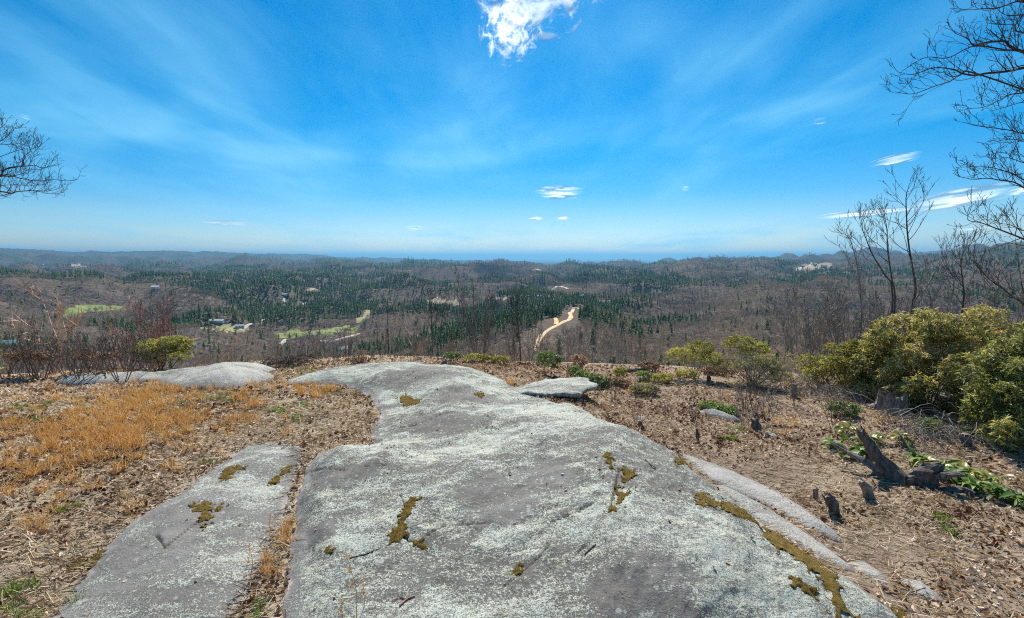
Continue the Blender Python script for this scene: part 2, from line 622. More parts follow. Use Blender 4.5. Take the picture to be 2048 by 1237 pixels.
rock_def('flat_rock', 'low pale rock at the rim directly left of the dark snag trunk',
         [(712, 717), (740, 715), (765, 719), (750, 726), (720, 725)], 0.22, 0.2, 0.6, 0.6, seed=12)
rock_def('flat_rock', 'low pale rock at the rim behind the far end of the dome',
         [(812, 724), (850, 721), (862, 724), (835, 731), (815, 731)], 0.13, 0.15, 0.6, 0.6, seed=13)
rock_def('flat_rock', 'little white stone in the leaves right of the overhanging rock',
         [(1263, 836), (1280, 834), (1290, 838), (1275, 841)], 0.06, 0.05, 0.5, 0.8, seed=14)
rock_def('flat_rock', 'small pale stone lying in the dead grass below the orange grass',
         [(148, 833), (165, 829), (177, 833), (165, 838), (150, 838)], 0.06, 0.06, 0.5, 0.7, seed=15)

CRACK_PX = [[(620, 945), (680, 940), (740, 932), (780, 928)], [(800, 990), (812, 1020), (805, 1050), (790, 1075)],
            [(790, 1070), (830, 1085), (870, 1060), (905, 1050), (985, 1046)], [(1238, 935), (1228, 985), (1222, 1015)],
            [(1130, 1035), (1165, 1018), (1195, 1000)], [(330, 1095), (400, 1040), (445, 1010)],
            [(780, 865), (830, 850), (880, 830), (900, 815)], [(1105, 828), (1140, 822), (1165, 826)],
            [(1150, 1110), (1165, 1095), (1180, 1088)], [(1060, 1080), (1090, 1050), (1125, 1035), (1200, 1000)],
            [(540, 975), (575, 950), (600, 925)], [(330, 1095), (310, 1070), (270, 1060)], [(1000, 1180), (1060, 1130), (1100, 1090)]]
CRACKS = []


def rock_raw(rk, x, y, sd):
    e = sstep(0.0, 0.45, sd)
    s = rk['seed']
    # foliation: relief stretched along one plan direction
    fx, fy = rot(x, y, R(62))
    h = rk['H'] * (1 - np.exp(-np.maximum(sd, 0) / rk['w'])) ** 0.9
    h = h + rk['rough'] * e * (0.20 * fbm(x, y, 2.6, 2, 0.5, 31 + s) + 0.05 * fbm(fx / 3.0, fy, 0.42, 4, 0.6, 41 + s)
                               + 0.018 * fbm(fx / 1.6, fy, 0.11, 3, 0.6, 51 + s))
    if rk['name'] == 'rock_outcrop':
        # a stepped back edge and the whale-back bulge of the right flank
        h = h + 0.16 * np.exp(-(((x - 1.15) - 0.1 * (y - 4)) / 1.1) ** 2) * sstep(0, 0.8, sd) * sstep(10, 5, y)
        st = fbm(fx / 3.5, fy, 1.3, 2, 0.5, 77)
        h = h + 0.02 * sstep(-0.02, 0.02, st) * e + 0.02 * sstep(0.10, 0.125, st) * e
    return h


def rock_h(x, y, want=None):
    """height of the rocks over (x, y); -99 where there is none"""
    x, y = np.asarray(x, float), np.asarray(y, float)
    best = np.full(x.shape, -99.0)
    for rk in ROCKS:
        if want is not None and rk is not want:
            continue
        m = (x > rk['lo'][0]) & (x < rk['hi'][0]) & (y > rk['lo'][1]) & (y < rk['hi'][1])
        if not m.any():
            continue
        xm, ym = x[m], y[m]
        sd = rock_sd(rk, xm, ym)
        z = np.where(sd > 0, ground_h(xm, ym) + rock_raw(rk, xm, ym, sd), -99.0)
        best[m] = np.maximum(best[m], z)
    return best


def rock_sd(rk, x, y):
    sc_ = min(1.0, 0.35 + (rk['hi'] - rk['lo']).min() * 0.25)
    return sdist(x, y, rk['P']) + sc_ * (0.10 * fbm(x, y, 0.7, 3, 0.55, 61 + rk['seed']) + 0.03 * fbm(x, y, 0.12, 2, 0.6, 67))


def surf_h(x, y):
    return np.maximum(ground_h(x, y), rock_h(x, y))


CRACKS = [np.array([at(px, py, surf_h, True)[:2] for px, py in c]) for c in CRACK_PX]
CRACKS = [spline(np.c_[c, np.zeros(len(c))], 14)[:, :2] for c in CRACKS]


def m_rock():
    m, nt, bs = mat_new('lichen_rock')
    pos = obj_pos(nt)
    mp = N(nt, 'ShaderNodeMapping')
    mp.inputs['Rotation'].default_value = (0, 0, R(-62))
    mp.inputs['Scale'].default_value = (0.45, 1, 1)
    nt.links.new(pos, mp.inputs[0])
    st = mp.outputs[0]
    big = noise(nt, st, 0.85, 4, 0.55, 0.3)
    mid = noise(nt, st, 6.5, 7, 0.68, 0.5)
    fine = noise(nt, pos, 40, 6, 0.78, 0.3)
    micro = noise(nt, pos, 95, 3, 0.7)
    edge, bare = attr(nt, 'edge'), attr(nt, 'bare')
    stone = mixc(nt, ramp(nt, fine, [(0.3, 0.0), (0.7, 1.0)]), (0.105, 0.096, 0.088), (0.23, 0.213, 0.195))
    stone = mixc(nt, ramp(nt, big, [(0.42, 0.0), (0.62, 0.7)]), stone, (0.33, 0.31, 0.305))
    # crust lichen: rosettes that merge, thinner in the dark zones
    cov = math_n(nt, 'ADD', math_n(nt, 'MULTIPLY', mid, 0.42), math_n(nt, 'MULTIPLY', fine, 0.66))
    cov = math_n(nt, 'ADD', cov, math_n(nt, 'MULTIPLY', math_n(nt, 'SUBTRACT', big, 0.50), 0.30))
    cov = math_n(nt, 'ADD', cov, math_n(nt, 'MULTIPLY', math_n(nt, 'SUBTRACT', micro, 0.5), 0.20))
    cov = math_n(nt, 'SUBTRACT', cov, math_n(nt, 'MULTIPLY', edge, 0.10))
    cov = math_n(nt, 'SUBTRACT', cov, attr(nt, 'dark'))
    lf = ramp(nt, cov, [(0.488, 0.0), (0.508, 0.75), (0.555, 1.0)])
    tint = noise(nt, pos, 3.2, 3, 0.5)
    lich = mixc(nt, ramp(nt, tint, [(0.35, 0.0), (0.65, 1.0)]), (0.54, 0.575, 0.495), (0.60, 0.60, 0.48))
    lich = mixc(nt, ramp(nt, micro, [(0.40, 0.85), (0.54, 0.0)]), lich, (0.20, 0.205, 0.19))
    col = mixc(nt, lf, stone, lich)
    # pale round colonies
    vo = N(nt, 'ShaderNodeTexVoronoi')
    vo.inputs['Scale'].default_value = 17
    nt.links.new(pos, vo.inputs['Vector'])
    sep = N(nt, 'ShaderNodeSeparateColor')
    nt.links.new(vo.outputs['Color'], sep.inputs[0])
    rad = math_n(nt, 'MULTIPLY', sep.outputs[0], 0.42)
    dd = math_n(nt, 'ADD', vo.outputs['Distance'], math_n(nt, 'MULTIPLY', math_n(nt, 'SUBTRACT', fine, 0.5), 0.5))
    spot = math_n(nt, 'MULTIPLY', math_n(nt, 'LESS_THAN', dd, rad), math_n(nt, 'GREATER_THAN', sep.outputs[1], 0.55))
    col = mixc(nt, math_n(nt, 'MULTIPLY', spot, 0.4), col, (0.60, 0.63, 0.57))
    mpf = N(nt, 'ShaderNodeMapping')
    mpf.inputs['Rotation'].default_value = (0, 0, R(-62))
    mpf.inputs['Scale'].default_value = (0.16, 1, 1)
    nt.links.new(pos, mpf.inputs[0])
    fol = noise(nt, mpf.outputs[0], 5.0, 6, 0.7, 0.8)
    line = ramp(nt, math_n(nt, 'ABSOLUTE', math_n(nt, 'SUBTRACT', fol, 0.5)), [(0.0, 0.75), (0.012, 0.3), (0.03, 0.0)])
    col = mixc(nt, math_n(nt, 'MULTIPLY', line, ramp(nt, tint, [(0.42, 0.0), (0.6, 1.0)])), col, (0.09, 0.083, 0.075))
    # black pin lichen and brown dirt
    blk = noise(nt, pos, 23, 4, 0.75, 0.6)
    col = mixc(nt, ramp(nt, blk, [(0.61, 0.0), (0.65, 0.85)]), col, (0.045, 0.045, 0.04))
    br = noise(nt, st, 2.1, 6, 0.7, 1.0)
    col = mixc(nt, ramp(nt, br, [(0.655, 0.0), (0.70, 0.75)]), col, (0.20, 0.14, 0.06))
    # clean weathered stone of the low ledges and the margins
    ps = mixc(nt, ramp(nt, mid, [(0.38, 0.0), (0.66, 1.0)]), (0.48, 0.44, 0.41), (0.30, 0.285, 0.275))
    bf = math_n(nt, 'MAXIMUM', math_n(nt, 'MULTIPLY', bare, ramp(nt, big, [(0.35, 0.55), (0.6, 1.0)])), math_n(nt, 'MULTIPLY', edge, ramp(nt, tint, [(0.45, 0.0), (0.6, 0.9)])))
    col = mixc(nt, bf, col, ps)
    col = mixc(nt, attr(nt, 'crack'), col, (0.035, 0.03, 0.024))
    nt.links.new(col, bs.inputs['Base Color'])
    bs.inputs['Roughness'].default_value = 0.82
    h = math_n(nt, 'ADD', math_n(nt, 'MULTIPLY', mid, 0.6), math_n(nt, 'ADD', math_n(nt, 'MULTIPLY', fine, 0.45), math_n(nt, 'MULTIPLY', lf, 0.22)))
    h = math_n(nt, 'ADD', h, math_n(nt, 'MULTIPLY', micro, 0.12))
    bump(nt, bs, h, 0.9, 0.035)
    return m


M_ROCK = m_rock()

# dark, lichen-poor zones of the dome (world discs taken from the photograph)
DARKS = [(at(px, py, surf_h, True)[:2], r) for px, py, r in ((640, 955, .5), (690, 945, .35), (870, 850, .7), (860, 745, 1.2), (1300, 1180, .5), (300, 1110, .7),
         (400, 1020, .6), (1000, 985, .7), (1090, 960, .5), (930, 790, .8), (220, 1180, .4), (620, 1080, .25))]


def build_rock(rk):
    lo, hi = rk['lo'], rk['hi']
    cx = np.array([lo[0], hi[0], lo[0], hi[0]])
    cy = np.array([lo[1], lo[1], hi[1], hi[1]])
    big = rk['name'] in ('rock_outcrop', 'rock_slab', 'rock_mound')
    az0, az1 = np.arctan2(cx, np.maximum(cy, .2)).min(), np.arctan2(cx, np.maximum(cy, .2)).max()
    rr = np.hypot(cx, cy)
    r0 = max(0.9, np.hypot(np.clip(0, lo[0], hi[0]), max(lo[1], 0)))
    r1 = rr.max()
    az0, az1 = max(az0, -1.15), min(az1, 1.15)
    st = 0.0024 if big else 0.0016
    A = np.arange(az0, az1 + st, st)
    L = np.arange(math.log(r0), math.log(r1) + .006, 0.0060 if big else 0.004)
    a, l = np.meshgrid(A, L)
    r = np.exp(l)
    x, y = (r * np.sin(a)).ravel(), (r * np.cos(a)).ravel()
    sd = np.full(len(x), -9.0)
    m = (x > lo[0]) & (x < hi[0]) & (y > lo[1]) & (y < hi[1])
    sd[m] = rock_sd(rk, x[m], y[m])
    keep = sd > -0.10
    ni, nj = a.shape
    idx = np.arange(ni * nj).reshape(ni, nj)
    q = np.stack([idx[:-1, :-1], idx[:-1, 1:], idx[1:, 1:], idx[1:, :-1]], -1).reshape(-1, 4)
    q = q[keep[q].all(1)]
    used = np.unique(q)
    mp = np.full(ni * nj, -1)
    mp[used] = np.arange(len(used))
    q = mp[q][:, ::-1]
    x, y, sd = x[used], y[used], sd[used]
    g = ground_h(x, y)
    z = g + np.where(sd > 0, rock_raw(rk, x, y, np.maximum(sd, 0)), sd * 2.2)
    crack = np.zeros(len(x))
    if big:
        wob = 0.02 * fbm(x, y, 0.15, 2, 0.5, 88)
        for c in CRACKS:
            mm = (x > c[:, 0].min() - .2) & (x < c[:, 0].max() + .2) & (y > c[:, 1].min() - .2) & (y < c[:, 1].max() + .2)
            if mm.any():
                d = ldist(x[mm], y[mm], c) + wob[mm]
                crack[mm] = np.maximum(crack[mm], 1 - sstep(0.003, 0.011, d))
        z = z - 0.018 * crack
    dark = np.full(len(x), .018 if rk['name'] == 'rock_slab' else 0.0)
    for (p, rad) in DARKS:
        dark = np.maximum(dark, 0.085 * (1 - sstep(rad * 0.3, rad, np.hypot(x - p[0], y - p[1]) + 0.35 * fbm(x, y, 0.5, 3, .6, 90))))
    mb = MB()
    mb.add(np.c_[x, y, z], quads=q)
    loc = np.array([rk['c'][0], rk['c'][1], float(ground_h(rk['c'][0:1], rk['c'][1:2])[0])])
    o = mb.build(rk['name'], M_ROCK, smooth=True, loc=loc,
                 attrs={'edge': 1 - sstep(0.02, 0.22 if big else 0.08, sd), 'bare': np.full(len(x), rk['bare']), 'crack': crack * 0.9, 'dark': dark})
    grp = {'flat_rock': 'flat pale rocks showing through the ground', 'rock_ledge': 'bare ledges at the foot of the dome'}.get(rk['name'])
    return tag(o, rk['label'], 'rock', grp)


for rk in ROCKS:
    build_rock(rk)


# the thick plate of rock with an overhanging front edge
def overhang_plate():
    base = [(1018, 768), (1040, 757), (1085, 752), (1130, 757), (1165, 770), (1186, 783), (1180, 796), (1150, 797), (1110, 790), (1065, 783), (1035, 777)]
    P = chaikin(poly_world(base, lambda x, y: ground_h(x, y) + 0.10), 2)
    c = P.mean(0)
    g0 = float(ground_h(c[0:1], c[1:2])[0])
    nr, ns = 12, 96
    P[:, 1] = P[:, 1].min() + (P[:, 1] - P[:, 1].min()) * .6
    c = P.mean(0)
    g0 = float(ground_h(c[0:1], c[1:2])[0])
    t = np.linspace(0, len(P), ns, endpoint=False)
    ring = np.array([P[int(k) % len(P)] * (1 - (k % 1)) + P[(int(k) + 1) % len(P)] * (k % 1) for k in t])
    ring = c + (ring - c) * (1 + 0.22 * fbm(ring[:, 0], ring[:, 1], 0.45, 4, 0.65, 99))[:, None]
    V, Q = [], []
    prof = [(0.15, .20), (0.4, .20), (0.62, .195), (0.8, .185), (0.92, .17), (0.99, .15), (1.0, .12), (0.97, .085), (0.9, .06), (0.78, .04), (0.62, -.02), (0.5, -.25)]
    for k, (s, h) in enumerate(prof):
        p = c + (ring - c) * s
        hh = h + (0.07 * fbm(p[:, 0], p[:, 1], 0.4, 4, 0.65, 101)) * (1 if k < 9 else 0.6)
        V.append(np.c_[p, g0 + hh + 0.05 * (p[:, 0] - c[0]) - .075 * (p[:, 1] - c[1]) - .02])
    V = np.concatenate(V + [np.array([[c[0], c[1], g0 + .22]])])
    i = np.arange(ns)
    for k in range(len(prof) - 1):
        Q.append(np.stack([k * ns + i, (k + 1) * ns + i, (k + 1) * ns + (i + 1) % ns, k * ns + (i + 1) % ns], -1))
    mb = MB()
    mb.add(V, tris=np.stack([np.full(ns, len(V) - 1), i, (i + 1) % ns], -1), quads=np.concatenate(Q))
    o = mb.build('flat_rock', M_ROCK, smooth=True, loc=(c[0], c[1], g0), attrs={'edge': np.zeros(len(V)), 'bare': np.full(len(V), .25), 'crack': np.zeros(len(V)), 'dark': np.zeros(len(V))})
    tag(o, 'thick grey rock plate with an overhanging shaded front edge behind the dome', 'rock', 'flat pale rocks showing through the ground')


overhang_plate()

# ------------------------------------------------------------------ the ground: one polar sheet, cut into hilltop, hills and the meadows on them
def polygon_px(pts):
    return np.array([at(px, py, far=True)[:2] for px, py in pts])


MEADOWS = [
    ('meadow', [(118, 632), (128, 622), (158, 610), (205, 609), (252, 613), (248, 622), (205, 621), (170, 625), (140, 637)], 0),
    ('meadow', [(550, 668), (580, 661), (650, 660), (690, 655), (720, 652), (712, 664), (655, 672), (600, 676), (556, 674)], 0),
    ('meadow', [(712, 642), (724, 632), (745, 622), (738, 634), (722, 645)], 1),
    ('meadow', [(395, 655), (440, 644), (475, 650), (500, 655), (470, 664), (420, 662)], 1),
    ('clearing', [(850, 602), (872, 594), (892, 602), (925, 604), (920, 612), (895, 609), (862, 607)], 2),
    ('clearing', [(605, 586), (640, 580), (640, 587), (612, 590)], 2),
    ('clearing', [(118, 533), (160, 529), (212, 530), (210, 534), (150, 536)], 2),
    ('clearing', [(1052, 541), (1075, 537), (1082, 541), (1060, 544)], 2),
    ('clearing', [(1200, 603), (1228, 599), (1230, 605), (1205, 607)], 2),
    ('clearing', [(965, 602), (1000, 594), (1022, 597), (1010, 604), (975, 606)], 2),
    ('clearing', [(1590, 536), (1610, 528), (1660, 527), (1665, 533), (1630, 540), (1600, 543)], 2),
    ('clearing', [(1070, 601), (1095, 597), (1120, 600), (1100, 604)], 2),
]
MEADOW_P = [polygon_px(p) for _, p, _ in MEADOWS]


def in_meadow(x, y, grow=0.0):
    m = np.zeros(len(x), bool)
    r = np.hypot(x, y)
    for P in MEADOW_P:
        lo, hi = P.min(0) - 60, P.max(0) + 60
        k = (x > lo[0]) & (x < hi[0]) & (y > lo[1]) & (y < hi[1])
        if k.any():
            m[k] |= sdist(x[k], y[k], P) + 9 * fbm(x[k], y[k], 60, 2, .5, 13) > -grow
    return m


def pine_w(x, y):
    """share of dark pines in the forest, 0..1"""
    r = np.hypot(x, y)
    ta = x / np.maximum(y, 1.0)
    n = fbm(x, y, 420, 3, 0.55, 301) * 1.5 + 0.35 * fbm(x, y, 90, 2, .5, 305)
    bias = 0.16 - 0.38 * sstep(0.20, 0.48, ta) + 0.10 * sstep(600, 1500, r) - 0.25 * (1 - sstep(350, 800, r))
    bias = bias + 0.45 * np.exp(-((ta + 0.15) / 0.10) ** 2 - ((r - 1250) / 450) ** 2)
    bias = bias + 0.5 * np.exp(-((ta - 0.31) / 0.06) ** 2 - ((r - 1500) / 350) ** 2)
    bias = bias + 0.25 * np.exp(-((ta + 0.75) / 0.25) ** 2 - ((r - 2300) / 600) ** 2)
    return sstep(-0.16, 0.34, n + bias - 0.30)


def m_hilltop():
    m, nt, bs = mat_new('hilltop_soil')
    pos = obj_pos(nt)
    a = noise(nt, pos, 1.3, 5, 0.6, 0.4)
    b = noise(nt, pos, 14, 6, 0.7, 0.6)
    c = noise(nt, pos, 70, 4, 0.75)
    soil = mixc(nt, ramp(nt, b, [(0.35, 0.0), (0.65, 1.0)]), (0.15, 0.108, 0.078), (0.37, 0.275, 0.205))
    thatch = mixc(nt, ramp(nt, c, [(0.35, 0.0), (0.65, 1.0)]), (0.26, 0.195, 0.13), (0.52, 0.42, 0.30))
    f = math_n(nt, 'ADD', math_n(nt, 'MULTIPLY', a, 0.8), math_n(nt, 'MULTIPLY', attr(nt, 'thatch'), 0.45))
    col = mixc(nt, ramp(nt, f, [(0.42, 0.0), (0.62, 1.0)]), soil, thatch)
    nt.links.new(col, bs.inputs['Base Color'])
    bs.inputs['Roughness'].default_value = 1.0
    bump(nt, bs, math_n(nt, 'ADD', math_n(nt, 'MULTIPLY', b, 0.6), math_n(nt, 'MULTIPLY', c, 0.4)), 1.0, 0.04)
    return m


def m_hills():
    m, nt, bs = mat_new('winter_forest_floor')
    pos = obj_pos(nt)
    n1 = noise(nt, pos, 0.06, 4, 0.65)
    n2 = noise(nt, pos, 0.012, 4, 0.6)
    n3 = noise(nt, pos, 0.5, 3, 0.6)
    brown = mixc(nt, ramp(nt, n3, [(0.3, 0.0), (0.7, 1.0)]), (0.095, 0.078, 0.064), (0.19, 0.152, 0.12))  # floor browns kept darker, with the shade under the trees in the colour
    brown = mixc(nt, ramp(nt, n2, [(0.4, 0.0), (0.65, 0.6)]), brown, (0.13, 0.102, 0.088))
    can = mixc(nt, ramp(nt, n1, [(0.35, 0.0), (0.65, 1.0)]), (0.055, 0.048, 0.044), (0.14, 0.115, 0.098))
    pin = mixc(nt, ramp(nt, n1, [(0.35, 0.0), (0.65, 1.0)]), (0.022, 0.042, 0.022), (0.07, 0.11, 0.05))
    can = mixc(nt, math_n(nt, 'MULTIPLY', attr(nt, 'pine'), 0.85), can, pin)
    col = mixc(nt, attr(nt, 'far'), brown, can)
    nt.links.new(col, bs.inputs['Base Color'])
    bs.inputs['Roughness'].default_value = 1.0
    bs.inputs['Specular IOR Level'].default_value = 0.0
    bump(nt, bs, n1, 0.9, 12.0)
    return m


def m_field(name, a, b):
    m, nt, bs = mat_new(name)
    pos = obj_pos(nt)
    col = mixc(nt, ramp(nt, noise(nt, pos, 0.05, 5, 0.65), [(0.35, 0.0), (0.65, 1.0)]), a, b)
    nt.links.new(col, bs.inputs['Base Color'])
    return m


M_FIELD = [m_field('spring_grass', (0.13, 0.18, 0.05), (0.27, 0.29, 0.09)), m_field('pale_grass', (0.26, 0.25, 0.10), (0.34, 0.31, 0.15)),
           m_field('bare_earth', (0.20, 0.16, 0.12), (0.42, 0.34, 0.23))]


def build_ground():
    A = np.concatenate([np.linspace(-math.pi, -1.0, 46)[:-1], np.linspace(-1.0, 1.0, 760), np.linspace(1.0, math.pi, 46)[1:]])
    rr = np.concatenate([np.geomspace(0.25, 1.2, 8)[:-1], np.geomspace(1.2, 26, 215)[:-1], np.geomspace(26, 160, 50)[:-1], np.geomspace(160, 6000, 230)[:-1],
                         np.geomspace(6000, 20000, 70)[:-1], np.geomspace(20000, 90000, 20)])
    a, r = np.meshgrid(A[:-1], rr)
    x, y = r * np.sin(a), r * np.cos(a)
    X, Y = x.ravel(), y.ravel()
    z = ground_h(X, Y)
    na, nr = len(A) - 1, len(rr)
    i, j = np.meshgrid(np.arange(nr - 1), np.arange(na), indexing='ij')
    q = np.stack([i * na + j, i * na + (j + 1) % na, (i + 1) * na + (j + 1) % na, (i + 1) * na + j], -1).reshape(-1, 4)[:, ::-1]
    rid = i.ravel()
    split = int(np.searchsorted(rr, 25.99))
    V = np.c_[X, Y, z]
    ctr = V[q].mean(1)
    far = rid >= split
    owner = np.where(far, 1, 0)
    fc = np.hypot(ctr[:, 0], ctr[:, 1])
    for k, P in enumerate(MEADOW_P):
        lo, hi = P.min(0) - 20, P.max(0) + 20
        m = far & (ctr[:, 0] > lo[0]) & (ctr[:, 0] < hi[0]) & (ctr[:, 1] > lo[1]) & (ctr[:, 1] < hi[1])
        if m.any():
            ii = np.where(m)[0]
            ins = sdist(ctr[ii, 0], ctr[ii, 1], P) + 9 * fbm(ctr[ii, 0], ctr[ii, 1], 60, 2, .5, 13) > 0
            owner[ii[ins]] = 2 + k
    pw = pine_w(X, Y)
    farw = sstep(2500, 4800, np.hypot(X, Y))
    tpx, tpy = to_px(X, Y, z)
    thatch = np.where((tpx < 800), 1.0, 0.15)

    def sub(k, name, mat, extra=()):
        qq = q[owner == k]
        if not len(qq):
            return None
        used = np.unique(qq)
        mp = np.full(len(V), -1)
        mp[used] = np.arange(len(used))
        mb = MB()
        mb.add(V[used], quads=mp[qq])
        o = mb.build(name, mat, smooth=True, attrs={'pine': pw[used], 'far': farw[used], 'thatch': thatch[used]})
        o['kind'] = 'structure'
        return o
    o = sub(0, 'ground', m_hilltop())
    # close the sheet under the camera
    sub(1, 'hills', m_hills())
    for k, (nm, _, t) in enumerate(MEADOWS):
        sub(2 + k, nm, M_FIELD[t])


build_ground()

# ------------------------------------------------------------------ sand road on the spur and the pale valley roads
def ribbon(name, pts, width, mat, lift, n=120, w1=None, wob=0.0):
    P = np.array([at(px, py, far=True)[:2] for px, py in pts])
    P = spline(np.c_[P, np.zeros(len(P))], n)[:, :2]
    T = np.gradient(P, axis=0)
    T /= np.linalg.norm(T, axis=1, keepdims=True)
    Nn = np.c_[-T[:, 1], T[:, 0]]
    s = np.linspace(0, 1, n)
    w = width * (1 - s) + (w1 or width) * s
    w = w * (1 + wob * fbm(s * 30, s * 0, 1.5, 2, .5, 71))
    mb = MB()
    cols = np.linspace(-0.5, 0.5, 5)
    V = []
    for c in cols:
        p = P + Nn * (w * c)[:, None]
        V.append(np.c_[p, ground_h(p[:, 0], p[:, 1]) + lift - 0.9 * lift * (abs(c) > 0.45)])
    V = np.concatenate(V)
    i = np.arange(n - 1)
    Q = np.concatenate([np.stack([k * n + i, (k + 1) * n + i, (k + 1) * n + i + 1, k * n + i + 1], -1) for k in range(4)])
    mb.add(V, quads=Q)
    o = mb.build(name, mat, smooth=True)
    o['kind'] = 'structure'
    return P


M_SAND = m_field('sand_road', (0.50, 0.36, 0.20), (0.66, 0.50, 0.31))
M_PALE = m_field('gravel_road', (0.42, 0.38, 0.34), (0.55, 0.50, 0.45))
M_CLAY = m_field('orange_clay', (0.62, 0.36, 0.15), (0.70, 0.45, 0.22))
ROAD_PTS = [ribbon('sand_road', [(1071, 705), (1074, 692), (1080, 676), (1092, 664), (1110, 653), (1122, 647), (1136, 641), (1142, 634), (1140, 626), (1146, 620), (1157, 616.5)], 4.3, M_SAND, 0.7, w1=6.0, wob=.5),
            ribbon('sand_road', [(1157, 617), (1150, 616.3), (1143, 616.8)], 6.0, M_SAND, 0.8, 30),
            ribbon('clay_cut', [(1112, 650), (1113, 643), (1111, 637)], 5.0, M_CLAY, 0.8, 30)]
ROAD_PTS += [ribbon('valley_road', p, w, M_PALE, 1.2, 90) for p, w in (
    ([(470, 662), (520, 647), (560, 632), (590, 620), (608, 610), (626, 612)], 9), ([(640, 684), (690, 676), (718, 668)], 7),
    ([(560, 690), (568, 684), (570, 680)], 8), ([(568, 612), (569, 605), (570, 598)], 11), ([(1100, 583), (1120, 574), (1136, 579)], 10),
    ([(1600, 541), (1620, 531), (1632, 527)], 14))]

# ------------------------------------------------------------------ haze: one closed box of pale air round everything
def build_haze():
    x, y0, y1, z0, z1 = 96000.0, -96000.0, 96000.0, -560.0, 330.0
    v = [(sx * x, y, z) for z in (z0, z1) for sx, y in ((-1, y0), (1, y0), (1, y1), (-1, y1))]
    mb = MB()
    mb.add(v, quads=[(0, 3, 2, 1), (4, 5, 6, 7), (0, 1, 5, 4), (1, 2, 6, 5), (2, 3, 7, 6), (3, 0, 4, 7)])
    m = bpy.data.materials.new('air')
    m.use_nodes = True
    m.node_tree.nodes.clear()
    pv = N(m.node_tree, 'ShaderNodeVolumePrincipled')
    pv.inputs['Color'].default_value = (0.20, 0.50, 0.76, 1)
    pv.inputs['Density'].default_value = HAZE_D
    pv.inputs['Anisotropy'].default_value = 0.5
    out = N(m.node_tree, 'ShaderNodeOutputMaterial')
    m.node_tree.links.new(pv.outputs[0], out.inputs['Volume'])
    o = mb.build('haze', m)
    o['kind'] = 'stuff'


HAZE_D = 5.6e-5
build_haze()


# ------------------------------------------------------------------ clouds
def m_cloud(name, scale, soft, cover, streak=1.0, opac=1.0):
    m, nt, bs = mat_new(name)
    nt.nodes.remove(bs)
    tc = N(nt, 'ShaderNodeTexCoord').outputs['Generated']
    mp = N(nt, 'ShaderNodeMapping')
    mp.inputs['Location'].default_value = (-1, -1, -1)
    mp.inputs['Scale'].default_value = (2, 2, 2)
    nt.links.new(tc, mp.inputs[0])
    sp = N(nt, 'ShaderNodeSeparateXYZ')
    nt.links.new(mp.outputs[0], sp.inputs[0])
    mp2 = N(nt, 'ShaderNodeMapping')
    mp2.inputs['Scale'].default_value = (1, 1, streak)
    nt.links.new(mp.outputs[0], mp2.inputs[0])
    n = noise(nt, mp2.outputs[0], scale, 8, 0.62, 0.6)
    r2 = math_n(nt, 'ADD', math_n(nt, 'MULTIPLY', sp.outputs[0], sp.outputs[0]), math_n(nt, 'MULTIPLY', sp.outputs[2], sp.outputs[2]))
    d = math_n(nt, 'ADD', math_n(nt, 'MULTIPLY', r2, -1.0), math_n(nt, 'MULTIPLY', n, soft))
    a = ramp(nt, math_n(nt, 'ADD', d, cover), [(0.0, 0.0), (0.25, 0.12 * opac), (0.55, 0.6 * opac), (0.95, opac)])
    df = N(nt, 'ShaderNodeBsdfDiffuse')
    tr = N(nt, 'ShaderNodeBsdfTranslucent')
    df.inputs[0].default_value = tr.inputs[0].default_value = (0.97, 0.98, 1.0, 1)
    mx = N(nt, 'ShaderNodeMixShader')
    mx.inputs[0].default_value = 0.9
    nt.links.new(df.outputs[0], mx.inputs[1])
    nt.links.new(tr.outputs[0], mx.inputs[2])
    tp = N(nt, 'ShaderNodeBsdfTransparent')
    m2 = N(nt, 'ShaderNodeMixShader')
    nt.links.new(a, m2.inputs[0])
    nt.links.new(tp.outputs[0], m2.inputs[1])
    nt.links.new(mx.outputs[0], m2.inputs[2])
    nt.links.new(m2.outputs[0], nt.nodes['Material Output'].inputs[0])
    return m


M_CLOUD = {'lens': m_cloud('lens_cloud', 1.6, 0.5, 0.42, 3.0, 0.6), 'puff': m_cloud('puff_cloud', 2.2, 1.5, 0.0, 1.3, 0.62),
           'wisp': m_cloud('wisp_cloud', 1.8, 0.8, 0.05, 3.0, 0.45), 'sunny': m_cloud('sunlit_cloud', 2.8, 4.4, -1.55, 1.0, 0.62)}


def cloud(px, py, dist, wpx, hpx, tilt, kind, label, deep=1.6, seed=0, skew=0.0):
    d = ray(px, py)
    p = d * dist + np.array([0, 0, CZ])
    mpp = dist * d[1] / FPX
    a = wpx * mpp / 2
    c = hpx * mpp / 2
    nu, nv = 48, 24
    V, Q = [], []
    for i in range(nv + 1):
        th = math.pi * i / nv
        for j in range(nu):
            ph = 2 * math.pi * j / nu
            n = np.array([math.sin(th) * math.cos(ph), math.sin(th) * math.sin(ph), math.cos(th)])
            k = 1 + 0.30 * float(fbm(np.array([n[0] * 1.7 + seed]), np.array([n[2] * 2.2 + n[1]]), 1.0, 3, .55, 200 + seed)[0])
            k2 = max(0.25, 1 + skew * n[0])
            V.append((n[0] * a * k, n[1] * c * deep * 3 * k, n[2] * c * k * k2))
    for i in range(nv):
        for j in range(nu):
            Q.append((i * nu + j, (i + 1) * nu + j, (i + 1) * nu + (j + 1) % nu, i * nu + (j + 1) % nu))
    mb = MB()
    mb.add(V, quads=Q)
    o = mb.build('cloud', M_CLOUD[kind], smooth=True)
    o.location = p
    o.rotation_euler = (0, -tilt, -math.atan2(d[0], d[1]))
    tag(o, label, 'cloud', 'small clouds in the blue sky')


